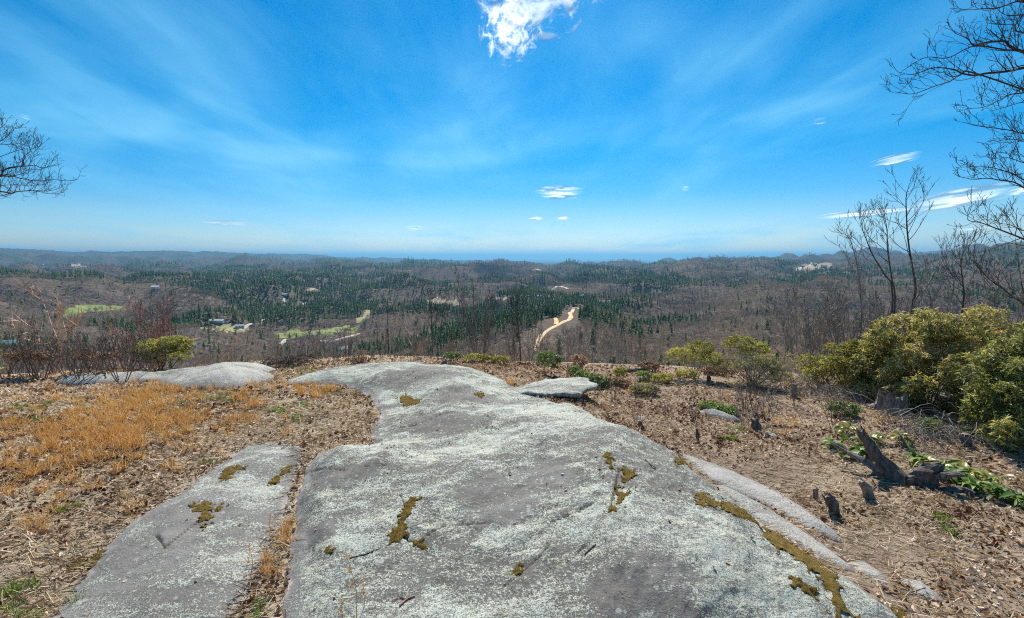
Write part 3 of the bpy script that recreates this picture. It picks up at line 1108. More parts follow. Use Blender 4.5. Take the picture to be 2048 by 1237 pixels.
cloud(1082, -58, 6500, 265, 215, 0.0, 'sunny', 'brilliant ragged white cloud at the top edge under the sun', .3, 3)
cloud(1022, 52, 6800, 120, 130, R(-20), 'sunny', 'ragged white cloud tongue hanging below the brilliant cloud at the top edge', .3, 4)
cloud(1121, 386, 9000, 112, 26, 0.0, 'puff', 'white ragged little cumulus in the middle of the sky above the far plain', 1.4, 5)
cloud(1072, 437, 11000, 40, 7, 0.0, 'lens', 'tiny flat cloud below the ragged cumulus, left one of two', 1.5, 6)
cloud(1127, 437, 11000, 32, 9, 0.0, 'lens', 'tiny flat cloud below the ragged cumulus, right one of two', 1.5, 7)
cloud(1922, 398, 9000, 205, 36, R(9), 'lens', 'largest smooth lens shaped cloud behind the branches at the right', 2.0, 8, 0.5)
cloud(1728, 427, 9000, 225, 15, R(4), 'lens', 'long thin tapering cloud joining the lens shaped cloud from the left', 2.0, 9, 0.3)
cloud(1785, 321, 9000, 100, 15, R(7), 'lens', 'small slanted lens cloud alone in the blue above the larger lens cloud', 2.0, 10)
cloud(2052, 381, 9500, 70, 14, R(8), 'lens', 'small cloud cut by the right edge beside the lens cloud', 2.0, 11)
cloud(1950, 458, 12000, 120, 13, R(4), 'wisp', 'faint pink white wisp low behind the lowest right branch', 2.0, 12)
cloud(440, 446, 12000, 125, 14, R(-1), 'wisp', 'thin white wisp low above the left ridge', 2.0, 13)
cloud(1640, 243, 9500, 36, 7, R(2), 'wisp', 'tiny white wisp high in the right half of the sky', 2.0, 14)
cloud(50, 234, 9500, 26, 5, R(-14), 'wisp', 'tiny white streak above the left branch', 2.0, 15)
cloud(1370, 378, 9500, 24, 8, R(0), 'wisp', 'tiny pale fleck right of the ragged cumulus', 2.0, 16)
cloud(830, 456, 12000, 60, 12, R(0), 'wisp', 'faint fleck low above the middle of the ridge', 2.0, 17)


# ------------------------------------------------------------------ the winter forest below
M_TWIG = m_bark('grey_forest_bark', (0.31, 0.25, 0.21), (0.52, 0.43, 0.36), 2.0, True)
M_PINE = m_leafy('pine_needles', [(0.0, (0.040, 0.080, 0.026)), (0.6, (0.125, 0.19, 0.055)), (1.0, (0.23, 0.29, 0.09))], 0.12, 0.7, 0.1)
_nt = M_PINE.node_tree
_ramp = [n for n in _nt.nodes if n.bl_idname == 'ShaderNodeValToRGB'][0]
_pc = mixc(_nt, 1.0, _ramp.outputs[0], ramp(_nt, noise(_nt, N(_nt, 'ShaderNodeObjectInfo').outputs['Location'], 0.008, 3, 0.6), [(0.35, (0.65, 0.75, 0.85)), (0.5, (1, 1, 1)), (0.66, (1.5, 1.35, 0.9))]), 'MULTIPLY')
_nt.links.new(_pc, _nt.nodes['Principled BSDF'].inputs['Base Color'])


def forest_bare(seed, twigs=230):
    """low bare hardwood, 1 unit tall"""
    g = np.random.RandomState(seed)
    mb = MB()
    lean = g.normal(0, 0.02, 2)
    tp = np.array([[0, 0, -0.03], [lean[0] * .4, lean[1] * .4, .35], [lean[0], lean[1], .72]])
    add_tube(mb, tp, [.014, .010, .004], 3)
    ends = []
    for k in range(13):
        t = g.uniform(.28, .72)
        b = np.array([lean[0] * t, lean[1] * t, t])
        a = g.uniform(0, 6.28)
        L = g.uniform(.18, .34) * (1.15 - .5 * t)
        up = g.uniform(.35, 1.1)
        e = b + L * np.array([math.cos(a), math.sin(a), up]) / math.hypot(1, up) * 1.15
        m_ = (b + e) / 2 + np.array([0, 0, -.015])
        add_tube(mb, [b, m_, e], [.006, .0045, .002], 3)
        ends.append((b, e))
    for k in range(twigs):
        b, e = ends[g.randint(len(ends))]
        t = g.uniform(.3, 1.05)
        p = b + (e - b) * t
        d = (e - b) / np.linalg.norm(e - b) + g.normal(0, .75, 3) + np.array([0, 0, .45])
        d /= np.linalg.norm(d)
        L = g.uniform(.06, .17)
        s = np.cross(d, g.normal(0, 1, 3))
        s /= np.linalg.norm(s)
        w = g.uniform(.0026, .0050)
        mb.add([p - s * w, p + s * w, p + d * L], tris=[(0, 1, 2)])
    return mb


def forest_pine(seed):
    g = np.random.RandomState(seed)
    mb = MB()
    mb2 = MB()
    add_tube(mb2, [[0, 0, -.03], [0, 0, .5], [0, 0, .97]], [.014, .010, .003], 3)
    z = g.uniform(.10, .42)
    topy = g.uniform(.45, .95)
    off = g.normal(0, .03, 2)
    while z < .97:
        t = (z - .1) / .9
        rad = (.24 + g.uniform(-.10, .09)) * max(1 - t, 0) ** topy + .02
        n = g.randint(5, 8)
        a0 = g.uniform(0, 6.28)
        for k in range(n):
            a = a0 + 6.28 * k / n + g.normal(0, .2)
            r = rad * g.uniform(.6, 1.15)
            c, s = math.cos(a), math.sin(a)
            dr = g.uniform(-.25, .35)
            w = r * g.uniform(.28, .42)
            tip = np.array([c * r, s * r, z - r * dr * .5])
            l = np.array([c * r * .55 - s * w, s * r * .55 + c * w, z - .02 + g.normal(0, .01)])
            rr = np.array([c * r * .55 + s * w, s * r * .55 - c * w, z - .02 + g.normal(0, .01)])
            b = np.array([0, 0, z + .035])
            sh = np.clip(g.normal(.5, .22), 0, 1)
            mb.add([b, l, tip, rr, np.array([c * r * .6, s * r * .6, z + .012])], tris=[(0, 1, 4), (1, 2, 4), (2, 3, 4), (3, 0, 4)], rnd=[sh * .5, sh, sh + .2, sh, sh * .8])
        z += g.uniform(.045, .075)
    return mb, mb2


BARE_ME = [forest_bare(s).mesh('bare_tree', M_TWIG) for s in (1, 2, 3, 4, 5)]
PINE_ME = []
for s in (11, 12, 13, 14, 15, 16, 17):
    f, t = forest_pine(s)
    n0 = len(f.v)
    me = f.mesh('pine_tree', M_PINE)
    PINE_ME.append(me)

ROADS_XY = ROAD_PTS


def scatter_forest():
    g = np.random.RandomState(99)
    X, Y, S = [], [], []
    for r0, r1, sp, scl in ((24, 160, 4.6, .52), (160, 600, 6.0, .85), (600, 1500, 7.6, 1.0), (1500, 2700, 11, 1.15), (2700, 4600, 18, 1.45), (4600, 7500, 38, 1.9)):
        n = int(1.04 * (r1 ** 2 - r0 ** 2) / sp ** 2)
        r = np.sqrt(g.uniform(r0 ** 2, r1 ** 2, n))
        a = g.uniform(-1.04, 1.04, n)
        X.append(r * np.sin(a))
        Y.append(r * np.cos(a))
        S.append(np.full(n, scl))
    x, y, s = map(np.concatenate, (X, Y, S))
    r = np.hypot(x, y)
    keep = ~in_meadow(x, y, 4)
    for k, P in enumerate(ROADS_XY):
        lo, hi = P.min(0) - 40, P.max(0) + 40
        m = np.where((x > lo[0]) & (x < hi[0]) & (y > lo[1]) & (y < hi[1]))[0]
        if len(m):
            d = ldist(x[m], y[m], P)
            marg = (12 + 26 * np.maximum(0, fbm(x[m], y[m], 60, 2, .5, 17) + .25)) if k < 3 else 8
            keep[m[d < marg]] = False
    # thinned, cut-over patches and the rim slope
    keep &= g.rand(len(x)) < np.where(r < 170, .45 + .5 * sstep(0.0, 0.3, fbm(x, y, 40, 2, .5, 19)), np.clip(1.05 + .9 * fbm(x, y, 120, 2, .5, 23), .35, 1))
    # the clear view down the middle of the slope
    x, y, s, r = x[keep], y[keep], s[keep], r[keep]
    z = ground_h(x, y)
    # drop what hills hide for good
    az = np.linspace(-1.06, 1.06, 280)
    rg = np.geomspace(12, 8000, 330)
    aa, gg = np.meshgrid(az, rg)
    sl = (ground_h(gg * np.sin(aa), gg * np.cos(aa)) - CZ) / gg
    mx = np.maximum.accumulate(sl, axis=0)
    ai = np.clip(np.round((np.arctan2(x, y) + 1.06) / 2.12 * 279).astype(int), 0, 279)
    ri = np.clip(np.searchsorted(rg, r * .93) - 1, 0, 329)
    top = (z + 17 * s - CZ) / r
    vis = top > mx[ri, ai] - .004
    x, y, s, r, z = x[vis], y[vis], s[vis], r[vis], z[vis]
    pw = pine_w(x, y)
    pine = g.rand(len(x)) < np.where(r < 200, .03, .03 + .85 * pw)
    H = s * g.uniform(.72, 1.28, len(x)) * np.where(pine, 15.5, 12.5)
    H = np.where(r < 160, np.minimum(H, 2.5 + .05 * r) * g.uniform(.7, 1.3, len(x)), H)
    # nothing on the slope may stand far above the rim in the open middle
    return x, y, z, r, H, pine


FX, FY, FZ, FR, FH, FP = scatter_forest()


def place_forest(sel, meshes, name, label, cat, group, stuff_name, seed):
    g = np.random.RandomState(seed)
    ids = np.where(sel)[0]
    size = FH[ids] / FR[ids]
    order = ids[np.argsort(-size)]
    tpx, tpy = to_px(FX[order], FY[order], FZ[order] + FH[order])
    inview = (tpx > 20) & (tpx < 2028) & (tpy < 735)
    near = order[inview][:200]
    tx = to_px(FX[near], FY[near], FZ[near])[0]
    firsts = []
    for k, i in enumerate(near):
        if k < len(meshes):
            o = bpy.data.objects.new(name, meshes[k])
            firsts.append(o)
        else:
            o = firsts[g.randint(len(meshes))].copy()
        o.location = (FX[i], FY[i], FZ[i])
        o.rotation_euler = (0, 0, g.uniform(0, 6.28))
        h = FH[i]
        o.scale = (h * g.uniform(.85, 1.15), h * g.uniform(.85, 1.15), h)
        C.objects.link(o)
        j = 0 if tx[k] < 720 else 1 if tx[k] < 1070 else 2 if tx[k] < 1400 else 3
        where = ('down the left half of the valley slope', 'on the slope left of the sand road', 'on the slope just right of the sand road', 'on the long slope at the right')[j]
        tag(o, label + ' ' + where, cat, group + ' ' + where)
    rest = np.setdiff1d(ids, near)
    me = bpy.data.meshes.new(stuff_name)
    me.vertices.add(len(rest))
    co = np.c_[FX[rest], FY[rest], FZ[rest]]
    me.vertices.foreach_set('co', co.astype(np.float32).ravel())
    for nm, val, tp in (('hgt', FH[rest], 'FLOAT'), ('yaw', g.uniform(0, 6.28, len(rest)), 'FLOAT'), ('wid', FH[rest] * g.uniform(.85, 1.2, len(rest)), 'FLOAT'),
                        ('pick', g.randint(0, len(meshes), len(rest)), 'INT')):
        a = me.attributes.new(nm, tp, 'POINT')
        a.data.foreach_set('value', val.astype(np.int32 if tp == 'INT' else np.float32))
    ob = bpy.data.objects.new(stuff_name, me)
    C.objects.link(ob)
    ob['kind'] = 'stuff'
    ng = bpy.data.node_groups.new(stuff_name, 'GeometryNodeTree')
    ng.interface.new_socket('Geometry', in_out='INPUT', socket_type='NodeSocketGeometry')
    ng.interface.new_socket('Geometry', in_out='OUTPUT', socket_type='NodeSocketGeometry')
    gi, go = ng.nodes.new('NodeGroupInput'), ng.nodes.new('NodeGroupOutput')
    jn = ng.nodes.new('GeometryNodeJoinGeometry')
    for o in reversed(firsts):
        oi = ng.nodes.new('GeometryNodeObjectInfo')
        oi.inputs['Object'].default_value = o
        oi.inputs['As Instance'].default_value = True
        oi.transform_space = 'ORIGINAL'
        ng.links.new(oi.outputs['Geometry'], jn.inputs[0])

    def na(nm, tp):
        n = ng.nodes.new('GeometryNodeInputNamedAttribute')
        n.data_type = tp
        n.inputs['Name'].default_value = nm
        return n.outputs['Attribute']
    mp_ = ng.nodes.new('GeometryNodeMeshToPoints')
    ng.links.new(gi.outputs[0], mp_.inputs['Mesh'])
    ip = ng.nodes.new('GeometryNodeInstanceOnPoints')
    ip.inputs['Pick Instance'].default_value = True
    ng.links.new(mp_.outputs[0], ip.inputs['Points'])
    ng.links.new(jn.outputs[0], ip.inputs['Instance'])
    ng.links.new(na('pick', 'INT'), ip.inputs['Instance Index'])
    cr = ng.nodes.new('ShaderNodeCombineXYZ')
    ng.links.new(na('yaw', 'FLOAT'), cr.inputs[2])
    ng.links.new(cr.outputs[0], ip.inputs['Rotation'])
    cs = ng.nodes.new('ShaderNodeCombineXYZ')
    w, h = na('wid', 'FLOAT'), na('hgt', 'FLOAT')
    ng.links.new(w, cs.inputs[0])
    ng.links.new(w, cs.inputs[1])
    ng.links.new(h, cs.inputs[2])
    ng.links.new(cs.outputs[0], ip.inputs['Scale'])
    ng.links.new(ip.outputs[0], go.inputs[0])
    md = ob.modifiers.new('scatter', 'NODES')
    md.node_group = ng
    return len(rest)


n1 = place_forest(~FP, BARE_ME, 'bare_tree', 'slender leafless grey tree', 'tree', 'bare trees', 'bare_forest', 5)
n2 = place_forest(FP, PINE_ME, 'pine_tree', 'dark green pine among bare woods', 'tree', 'pines', 'pine_forest', 6)
print('forest', n1, n2)

# ------------------------------------------------------------------ ground cover on the hilltop
GRP = np.random.RandomState(2024)


def leaf_batch(mb, P, size, rnd, g, tilt=0.6, fold=0.22, wid=0.3):
    """dry leaves: two folded halves, four corners and a midrib"""
    n = len(P)
    yaw = g.uniform(0, 2 * math.pi, n)
    pit = g.normal(0, tilt, n)
    rol = g.normal(0, tilt, n)
    cy, sy = np.cos(yaw), np.sin(yaw)
    f = np.c_[cy * np.cos(pit), sy * np.cos(pit), np.sin(pit)]
    s0 = np.c_[-sy, cy, np.zeros(n)]
    u0 = np.cross(f, s0)
    s = s0 * np.cos(rol)[:, None] + u0 * np.sin(rol)[:, None]
    u = np.cross(f, s)
    sz = size[:, None]
    w = wid * g.uniform(.75, 1.35, n)[:, None]
    fo = (fold * g.normal(1, .7, n))[:, None]
    b = P - f * sz * .5
    t = P + f * sz * .5 + u * sz * .12 * g.normal(0, 1, (n, 1))
    m = P - u * sz * .04
    l1 = P - f * sz * .12 + s * sz * w + u * sz * fo
    r1 = P - f * sz * .05 - s * sz * w + u * sz * fo
    l2 = P + f * sz * .2 + s * sz * w * g.uniform(.5, 1.0, (n, 1)) + u * sz * fo * .6
    r2 = P + f * sz * .26 - s * sz * w * g.uniform(.5, 1.0, (n, 1)) + u * sz * fo * .6
    V = np.stack([b, l1, l2, t, r2, r1, m], 1).reshape(-1, 3)
    i = np.arange(n)[:, None] * 7
    T = np.concatenate([i + np.array([[6, k, (k + 1) % 6]]) for k in range(6)])
    mb.add(V, tris=T, rnd=np.repeat(rnd, 7))


def blade_batch(mb, P, D, L, W, bend, rnd, g):
    """grass blades: root P, direction D, bending over by bend"""
    n = len(P)
    s = np.cross(D, g.normal(0, 1, (n, 3)))
    s /= np.maximum(np.linalg.norm(s, axis=1, keepdims=True), 1e-6)
    hz = D.copy()
    hz[:, 2] = 0
    hz /= np.maximum(np.linalg.norm(hz, axis=1, keepdims=True), 1e-6)
    L, W, bend = L[:, None], W[:, None], np.asarray(bend)[:, None]
    mid = P + D * L * .55
    D2 = D + hz * bend + np.array([0, 0, -1]) * bend * .7
    D2 /= np.linalg.norm(D2, axis=1, keepdims=True)
    tip = mid + D2 * L * .45
    V = np.stack([P - s * W, P + s * W, mid + s * W * .8, mid - s * W * .8, tip], 1).reshape(-1, 3)
    i = np.arange(n)[:, None] * 5
    mb.add(V, tris=i + np.array([[3, 2, 4]]), quads=i + np.array([[0, 1, 2, 3]]), rnd=np.repeat(rnd, 5))


def sample_top(n, rmax=21.0, g=GRP):
    r = np.sqrt(g.uniform(1.3 ** 2, rmax ** 2, n))
    a = g.uniform(-1.2, 1.2, n)
    x, y = r * np.sin(a), r * np.cos(a)
    ok = np.hypot(.35 * x, y) < 16.5
    x, y = x[ok], y[ok]
    zg = ground_h(x, y)
    zr = rock_h(x, y)
    px, py = to_px(x, y, zg)
    return x, y, zg, zr, px, py


def blob(px, py, cx, cy, rx, ry):
    return np.exp(-(((px - cx) / rx) ** 2 + ((py - cy) / ry) ** 2))


def leaf_density(px, py, x, y):
    d = 0.50 + 0.55 * fbm(x, y, 1.1, 3, .6, 401)
    d = d + 0.5 * blob(px, py, 130, 900, 330, 120) + 0.35 * blob(px, py, 300, 760, 300, 60)
    d = d + 0.5 * blob(px, py, 1290, 850, 170, 60) + 0.5 * blob(px, py, 1080, 790, 120, 25) + .45 * blob(px, py, 950, 735, 300, 14)
    d = d + 0.5 * blob(px, py, 1560, 880, 140, 50) + 0.7 * blob(px, py, 1960, 1010, 130, 60) + .3 * blob(px, py, 1950, 1200, 160, 60)
    d = d - .12 * (px > 1150)
    d = d - 0.40 * blob(px, py, 1600, 960, 200, 60) - 0.45 * blob(px, py, 1780, 1090, 130, 80) - .25 * blob(px, py, 120, 1130, 200, 90)
    d = d - 0.30 * blob(px, py, 600, 850, 130, 40) - 0.2 * blob(px, py, 130, 800, 90, 30)
    return d


def build_litter():
    g = GRP
    x, y, zg, zr, px, py = sample_top(245000)
    r = np.hypot(x, y)
    on = zr > zg + .015
    d = leaf_density(px, py, x, y) * np.clip(7.0 / r, .45, 1)
    keep = (g.rand(len(x)) < d) & ~on
    x, y, zg, r, px = x[keep], y[keep], zg[keep], r[keep], px[keep]
    n = len(x)
    size = g.uniform(.026, .070, n) * (1 + .03 * r)
    P = np.c_[x, y, zg + g.uniform(.005, .04, n)]
    pat = fbm(x, y, .5, 3, .6, 411)
    rnd = np.clip(g.uniform(0, 1, n) * .75 + .20 + pat * .7 - .45 * sstep(.06, .2, fbm(x, y, .35, 3, .6, 415)) * (g.rand(n) < .7) - .45 * blob(px, py[keep], 170, 930, 300, 80) * (g.rand(n) < .45), 0, 1)
    mb = MB()
    leaf_batch(mb, P, size, rnd, g)
    m = m_leafy('dead_leaves', [(0.0, (0.11, 0.035, 0.02)), (0.18, (0.24, 0.11, 0.06)), (0.42, (0.42, 0.27, 0.175)), (0.7, (0.60, 0.45, 0.34)), (1.0, (0.70, 0.58, 0.48))], .12, .75, .2)
    mb.build('leaf_litter', m)['kind'] = 'stuff'
    # a few leaves and needles caught on the rock
    x, y, zg, zr, px, py = sample_top(5000, 12)
    on = (zr > zg) & (g.rand(len(x)) < .06 + .5 * sstep(.12, .3, fbm(x, y, .5, 2, .5, 431)))
    mb = MB()
    x, y, zr = x[on], y[on], zr[on]
    leaf_batch(mb, np.c_[x, y, zr + .008], g.uniform(.02, .05, len(x)), g.uniform(0, .8, len(x)), g, .25)
    mb.build('scattered_leaves', m)['kind'] = 'stuff'


M_STRAW = m_leafy('dead_grass', [(0.0, (0.16, 0.10, 0.06)), (0.35, (0.34, 0.25, 0.16)), (0.7, (0.52, 0.41, 0.28)), (1.0, (0.64, 0.55, 0.42))], .15, .7, .2)
M_SEDGE = m_leafy('orange_grass', [(0.0, (0.30, 0.13, 0.05)), (0.45, (0.62, 0.33, 0.11)), (1.0, (0.82, 0.56, 0.27))], .3, .6, .3)
M_GREEN = m_leafy('green_grass', [(0.0, (0.06, 0.12, 0.02)), (0.5, (0.16, 0.26, 0.05)), (1.0, (0.33, 0.40, 0.10))], .35, .6, .3)


def build_straw():
    g = GRP
    x, y, zg, zr, px, py = sample_top(270000, 15)
    r = np.hypot(x, y)
    left = px < 820
    d = np.where(left, .55, .42) + .5 * fbm(x, y, .8, 3, .6, 441)
    d = d + np.where(left, .35 * blob(px, py, 600, 850, 160, 50) + .35 * blob(px, py, 120, 1130, 260, 120) + .3 * blob(px, py, 520, 1150, 80, 160), .45 * blob(px, py, 1700, 1050, 330, 120))
    d = d * np.clip(5.5 / r, .2, 1)
    keep = (g.rand(len(x)) < d) & (zr < zg + .02)
    x, y, zg, left, r = x[keep], y[keep], zg[keep], left[keep], r[keep]
    n = len(x)
    # the grass lies combed in one direction, with scatter
    base = np.where(left, R(200), R(-35)) + 1.2 * fbm(x, y, 1.5, 2, .5, 451)
    yaw = base + g.normal(0, .9, n)
    el = np.abs(g.normal(.12, .22, n))
    D = np.c_[np.cos(yaw) * np.cos(el), np.sin(yaw) * np.cos(el), np.sin(el)]
    L = np.where(left, g.uniform(.07, .24, n), g.uniform(.05, .2, n))
    mb = MB()
    blade_batch(mb, np.c_[x, y, zg + g.uniform(.0, .03, n)], D, L, g.uniform(.0018, .0038, n) * (1 + .08 * r), g.uniform(.0, .5, n), np.clip(g.uniform(0, 1, n) + .5 * fbm(x, y, .6, 2, .5, 461), 0, 1), g)
    mb.build('dead_grass', M_STRAW)['kind'] = 'stuff'


def tuft(mb, x, y, z, n, L, spread, g, w=.0028, hue=(0, 1)):
    a = g.uniform(0, 2 * math.pi, n)
    el = np.clip(g.normal(R(90) - spread, spread * .6, n), .2, 1.57)
    D = np.c_[np.cos(a) * np.cos(el), np.sin(a) * np.cos(el), np.sin(el)]
    rr = np.sqrt(g.rand(n)) * L * .28
    b = g.uniform(0, 2 * math.pi, n)
    P = np.c_[x + rr * np.cos(b), y + rr * np.sin(b), np.full(n, z - .01)]
    blade_batch(mb, P, D, L * g.uniform(.45, 1.1, n), np.full(n, w) * g.uniform(.7, 1.3, n), g.uniform(.1, .7, n), g.uniform(*hue, n), g)


def build_sedge():
    g = GRP
    mb = MB()
    cl = [(220, 850, 230, 70, 70), (120, 960, 120, 50, 16), (300, 765, 60, 22, 60), (340, 790, 50, 14, 26), (270, 810, 80, 22, 40), (200, 845, 90, 40, 60), (160, 870, 60, 40, 30), (325, 830, 40, 20, 24), (90, 870, 70, 30, 18),
          (225, 880, 40, 40, 24), (110, 930, 80, 40, 16), (485, 825, 18, 26, 16), (440, 780, 40, 8, 12), (520, 770, 35, 7, 12), (600, 780, 12, 10, 8), (628, 790, 8, 12, 6), (660, 788, 10, 8, 6),
          (300, 870, 80, 30, 20), (20, 860, 30, 30, 8), (420, 870, 60, 30, 7), (380, 845, 30, 12, 9), (60, 1055, 30, 10, 4), (500, 800, 30, 20, 8), (660, 1000, 1, 1, 0), (1020, 772, 12, 4, 5), (562, 1075, 12, 20, 5), (535, 1150, 16, 25, 3),
          (1290, 775, 40, 15, 6), (1500, 800, 120, 40, 10), (1600, 840, 80, 40, 6)]
    for cx, cy, sx, sy, n in cl:
        for _ in range(int(n * .95 + .5)):
            p = at(cx + g.normal(0, sx * .8), cy + g.normal(0, sy * .75), near=True)
            if rock_h(p[0:1], p[1:2])[0] > p[2]:
                continue
            tuft(mb, p[0], p[1], p[2], g.randint(24, 60), g.uniform(.16, .38), g.uniform(.25, .6), g, .0024)
    mb.build('orange_grass', M_SEDGE)['kind'] = 'stuff'


def build_green_tufts():
    g = GRP
    left = [(245, 737), (285, 740), (265, 738), (325, 795), (350, 812), (295, 824), (360, 820), (400, 792), (412, 800), (392, 788), (440, 800), (470, 802), (455, 790), (660, 786), (610, 813), (560, 827),
            (548, 826), (597, 842), (40, 820), (70, 822), (70, 842), (100, 808), (160, 812), (605, 742), (585, 738), (620, 742), (5, 1205), (18, 1190), (30, 1205), (420, 925), (515, 1230), (75, 1225), (135, 1020)]
    right = [(1455, 880), (1462, 882), (1470, 860), (1690, 878), (1740, 895), (1440, 818), (1890, 1040), (1885, 1060)]
    for k, (px, py) in enumerate(left + right):
        p = at(px, py, near=True)
        mb = MB()
        for _ in range(4):
            tuft(mb, p[0] + g.normal(0, .09), p[1] + g.normal(0, .09), float(ground_h(p[0:1], p[1:2])[0]), 40, g.uniform(.09, .17), .6, g, .003)
        o = mb.build('grass_tuft', M_GREEN, loc=p)
        lf = k < len(left)
        tag(o, 'small fresh green grass tuft in the ' + ('dead grass and leaves left of the dome' if lf else 'leaves and mulch right of the dome'), 'grass tuft',
            'green grass tufts ' + ('left' if lf else 'right') + ' of the dome')


build_litter()
build_straw()
build_sedge()
build_green_tufts()


# ------------------------------------------------------------------ moss cushions on the rock
def m_moss():
    m, nt, bs = mat_new('golden_moss')
    pos = obj_pos(nt)
    a = noise(nt, pos, 20, 5, .7)
    b = noise(nt, pos, 140, 3, .7)
    col = mixc(nt, ramp(nt, a, [(.35, 0), (.65, 1)]), (0.15, 0.095, 0.018), (0.38, 0.255, 0.07))
    col = mixc(nt, ramp(nt, b, [(.35, .7), (.6, 0)]), col, (0.05, 0.04, 0.008))
    nt.links.new(col, bs.inputs['Base Color'])
    bs.inputs['Roughness'].default_value = 1
    bump(nt, bs, math_n(nt, 'ADD', a, b), 1.0, .02)
    return m


M_MOSS = m_moss()
M_MOSSB = m_leafy('moss_shoots', [(0, (0.14, 0.09, 0.02)), (.6, (0.36, 0.24, 0.06)), (1, (0.52, 0.38, 0.14))], .2, .8, .1)
MOSS = [
    ('long brown moss cushion sunk in a dark edged hollow on the right of the dome', [(1248, 938), (1282, 938), (1284, 948), (1264, 957), (1260, 985), (1248, 1005), (1238, 1022), (1222, 1027), (1226, 990), (1232, 955)]),
    ('thin moss strip pointing at the hollow from above on the right of the dome', [(1206, 904), (1218, 904), (1228, 936), (1220, 942), (1212, 925)]),
    ('golden moss tuft on the crest edge above the pale ledge', [(1342, 926), (1353, 912), (1376, 917), (1393, 936), (1365, 942)]),
    ('forked moss streak starting the long chain down the right edge of the dome', [(1390, 990), (1410, 985), (1428, 1000), (1462, 1010), (1492, 1025), (1522, 1050), (1500, 1052), (1468, 1036), (1440, 1022), (1410, 1020), (1394, 1006)]),
    ('widest golden moss band at the lower right edge of the dome', [(1518, 1058), (1548, 1064), (1582, 1083), (1642, 1120), (1668, 1150), (1692, 1200), (1705, 1245), (1672, 1245), (1648, 1180), (1618, 1140), (1568, 1110), (1528, 1090)]),
    ('flat moss strip left of the widest moss band', [(1568, 1165), (1600, 1160), (1642, 1184), (1637, 1197), (1600, 1182), (1576, 1174)]),
    ('triangular moss patch in the middle of the dome front', [(800, 1045), (813, 1060), (816, 1076), (802, 1092), (785, 1093), (781, 1070), (793, 1055)]),
    ('two lobed moss patch right of the triangular one on the dome front', [(826, 1080), (860, 1090), (866, 1100), (851, 1113), (840, 1101), (827, 1098)]),
    ('thin vertical moss seam above the triangular moss patch', [(826, 993), (832, 999), (818, 1035), (806, 1040), (812, 1015)]),
    ('hook shaped moss patch in the middle of the dark lower left slab', [(386, 1011), (410, 1006), (434, 1014), (421, 1036), (414, 1059), (400, 1061), (406, 1035), (389, 1031)]),
    ('moss patch on the upper left shoulder of the dome beyond the grass bay', [(797, 793), (812, 789), (826, 798), (838, 806), (816, 813), (800, 820), (801, 805)]),
    ('spreading brown moss at the left margin of the dark slab', [(150, 1112), (185, 1100), (216, 1106), (192, 1130), (156, 1146), (118, 1142)]),
    ('narrow moss strip along the upper margin of the dark slab', [(240, 1034), (270, 1022), (285, 1024), (270, 1036), (246, 1047)]),
    ('moss and dry grass patch at the top corner of the dark slab', [(440, 948), (470, 930), (487, 935), (466, 951), (447, 966)]),
    ('slanting moss seam near the right end of the dark slab', [(574, 928), (585, 934), (560, 962), (534, 982), (528, 974), (555, 952)]),
    ('curved moss fringe where the grass bay meets the dome', [(690, 776), (716, 781), (740, 795), (737, 808), (720, 796), (700, 786)]),
    ('tiny moss spot on the far crest of the dome', [(953, 785), (970, 789), (966, 799), (950, 793)]),
    ('moss strip in the bottom right corner of the dome', [(1768, 1203), (1800, 1218), (1838, 1245), (1800, 1245)]),
    ('small round moss spot low in the front of the dome', [(1028, 1138), (1040, 1137), (1042, 1148), (1032, 1153)]),
    ('tiny moss dot left of the triangular patch', [(655, 1098), (667, 1098), (664, 1108), (657, 1106)]),
]


def build_moss():
    g = np.random.RandomState(31)
    for k, (label, pts) in enumerate(MOSS):
        P = chaikin(poly_world(pts, surf_h), 1)
        lo, hi = P.min(0) - .12, P.max(0) + .12
        st = max(.008, (hi - lo).max() / 110)
        gx, gy = np.meshgrid(np.arange(lo[0], hi[0], st), np.arange(lo[1], hi[1], st))
        x, y = gx.ravel(), gy.ravel()
        sc_ = min(1, (hi - lo).min() / .5)
        sd = sdist(x, y, P) + sc_ * (-.006 + .13 * fbm(x, y, .12, 3, .7, 500 + k) + .10 * fbm(x, y, .035, 2, .6, 510 + k) + .08 * fbm(x, y, .4, 2, .6, 520 + k) - .01)
        keep = sd > -.012
        ni, nj = gx.shape
        idx = np.arange(ni * nj).reshape(ni, nj)
        q = np.stack([idx[:-1, :-1], idx[:-1, 1:], idx[1:, 1:], idx[1:, :-1]], -1).reshape(-1, 4)
        q = q[keep[q].all(1)]
        if not len(q):
            continue
        used = np.unique(q)
        mp = np.full(ni * nj, -1)
        mp[used] = np.arange(len(used))
        x, y, sd = x[used], y[used], sd[used]
        base = surf_h(x, y)
        th = .015 * (1 - np.exp(-np.maximum(sd, 0) / .03)) * (1 + .9 * fbm(x, y, .06, 3, .6, 540)) + np.minimum(sd, 0) * 1.5
        mb = MB()
        V = np.c_[x, y, base + th]
        mb.add(V, quads=mp[q])
        c = V.mean(0)
        c[2] = base.min()
        o = mb.build('moss_patch', M_MOSS, smooth=True, loc=c)
        tag(o, label, 'moss', 'moss cushions on the rock')
        s = MB()
        n = min(len(x), 900)
        ii = g.choice(len(x), n, replace=False)
        ii = ii[sd[ii] > .0]
        n = len(ii)
        a, el = g.uniform(0, 6.28, n), g.uniform(.6, 1.5, n)
        blade_batch(s, V[ii], np.c_[np.cos(a) * np.cos(el), np.sin(a) * np.cos(el), np.sin(el)], g.uniform(.006, .015, n), g.uniform(.0012, .0025, n), g.uniform(0, .5, n), g.rand(n), g)
        s.v = [v - c for v in s.v]
        so = s.build('moss_shoots', M_MOSSB, o)
        so['kind'] = 'stuff'


build_moss()

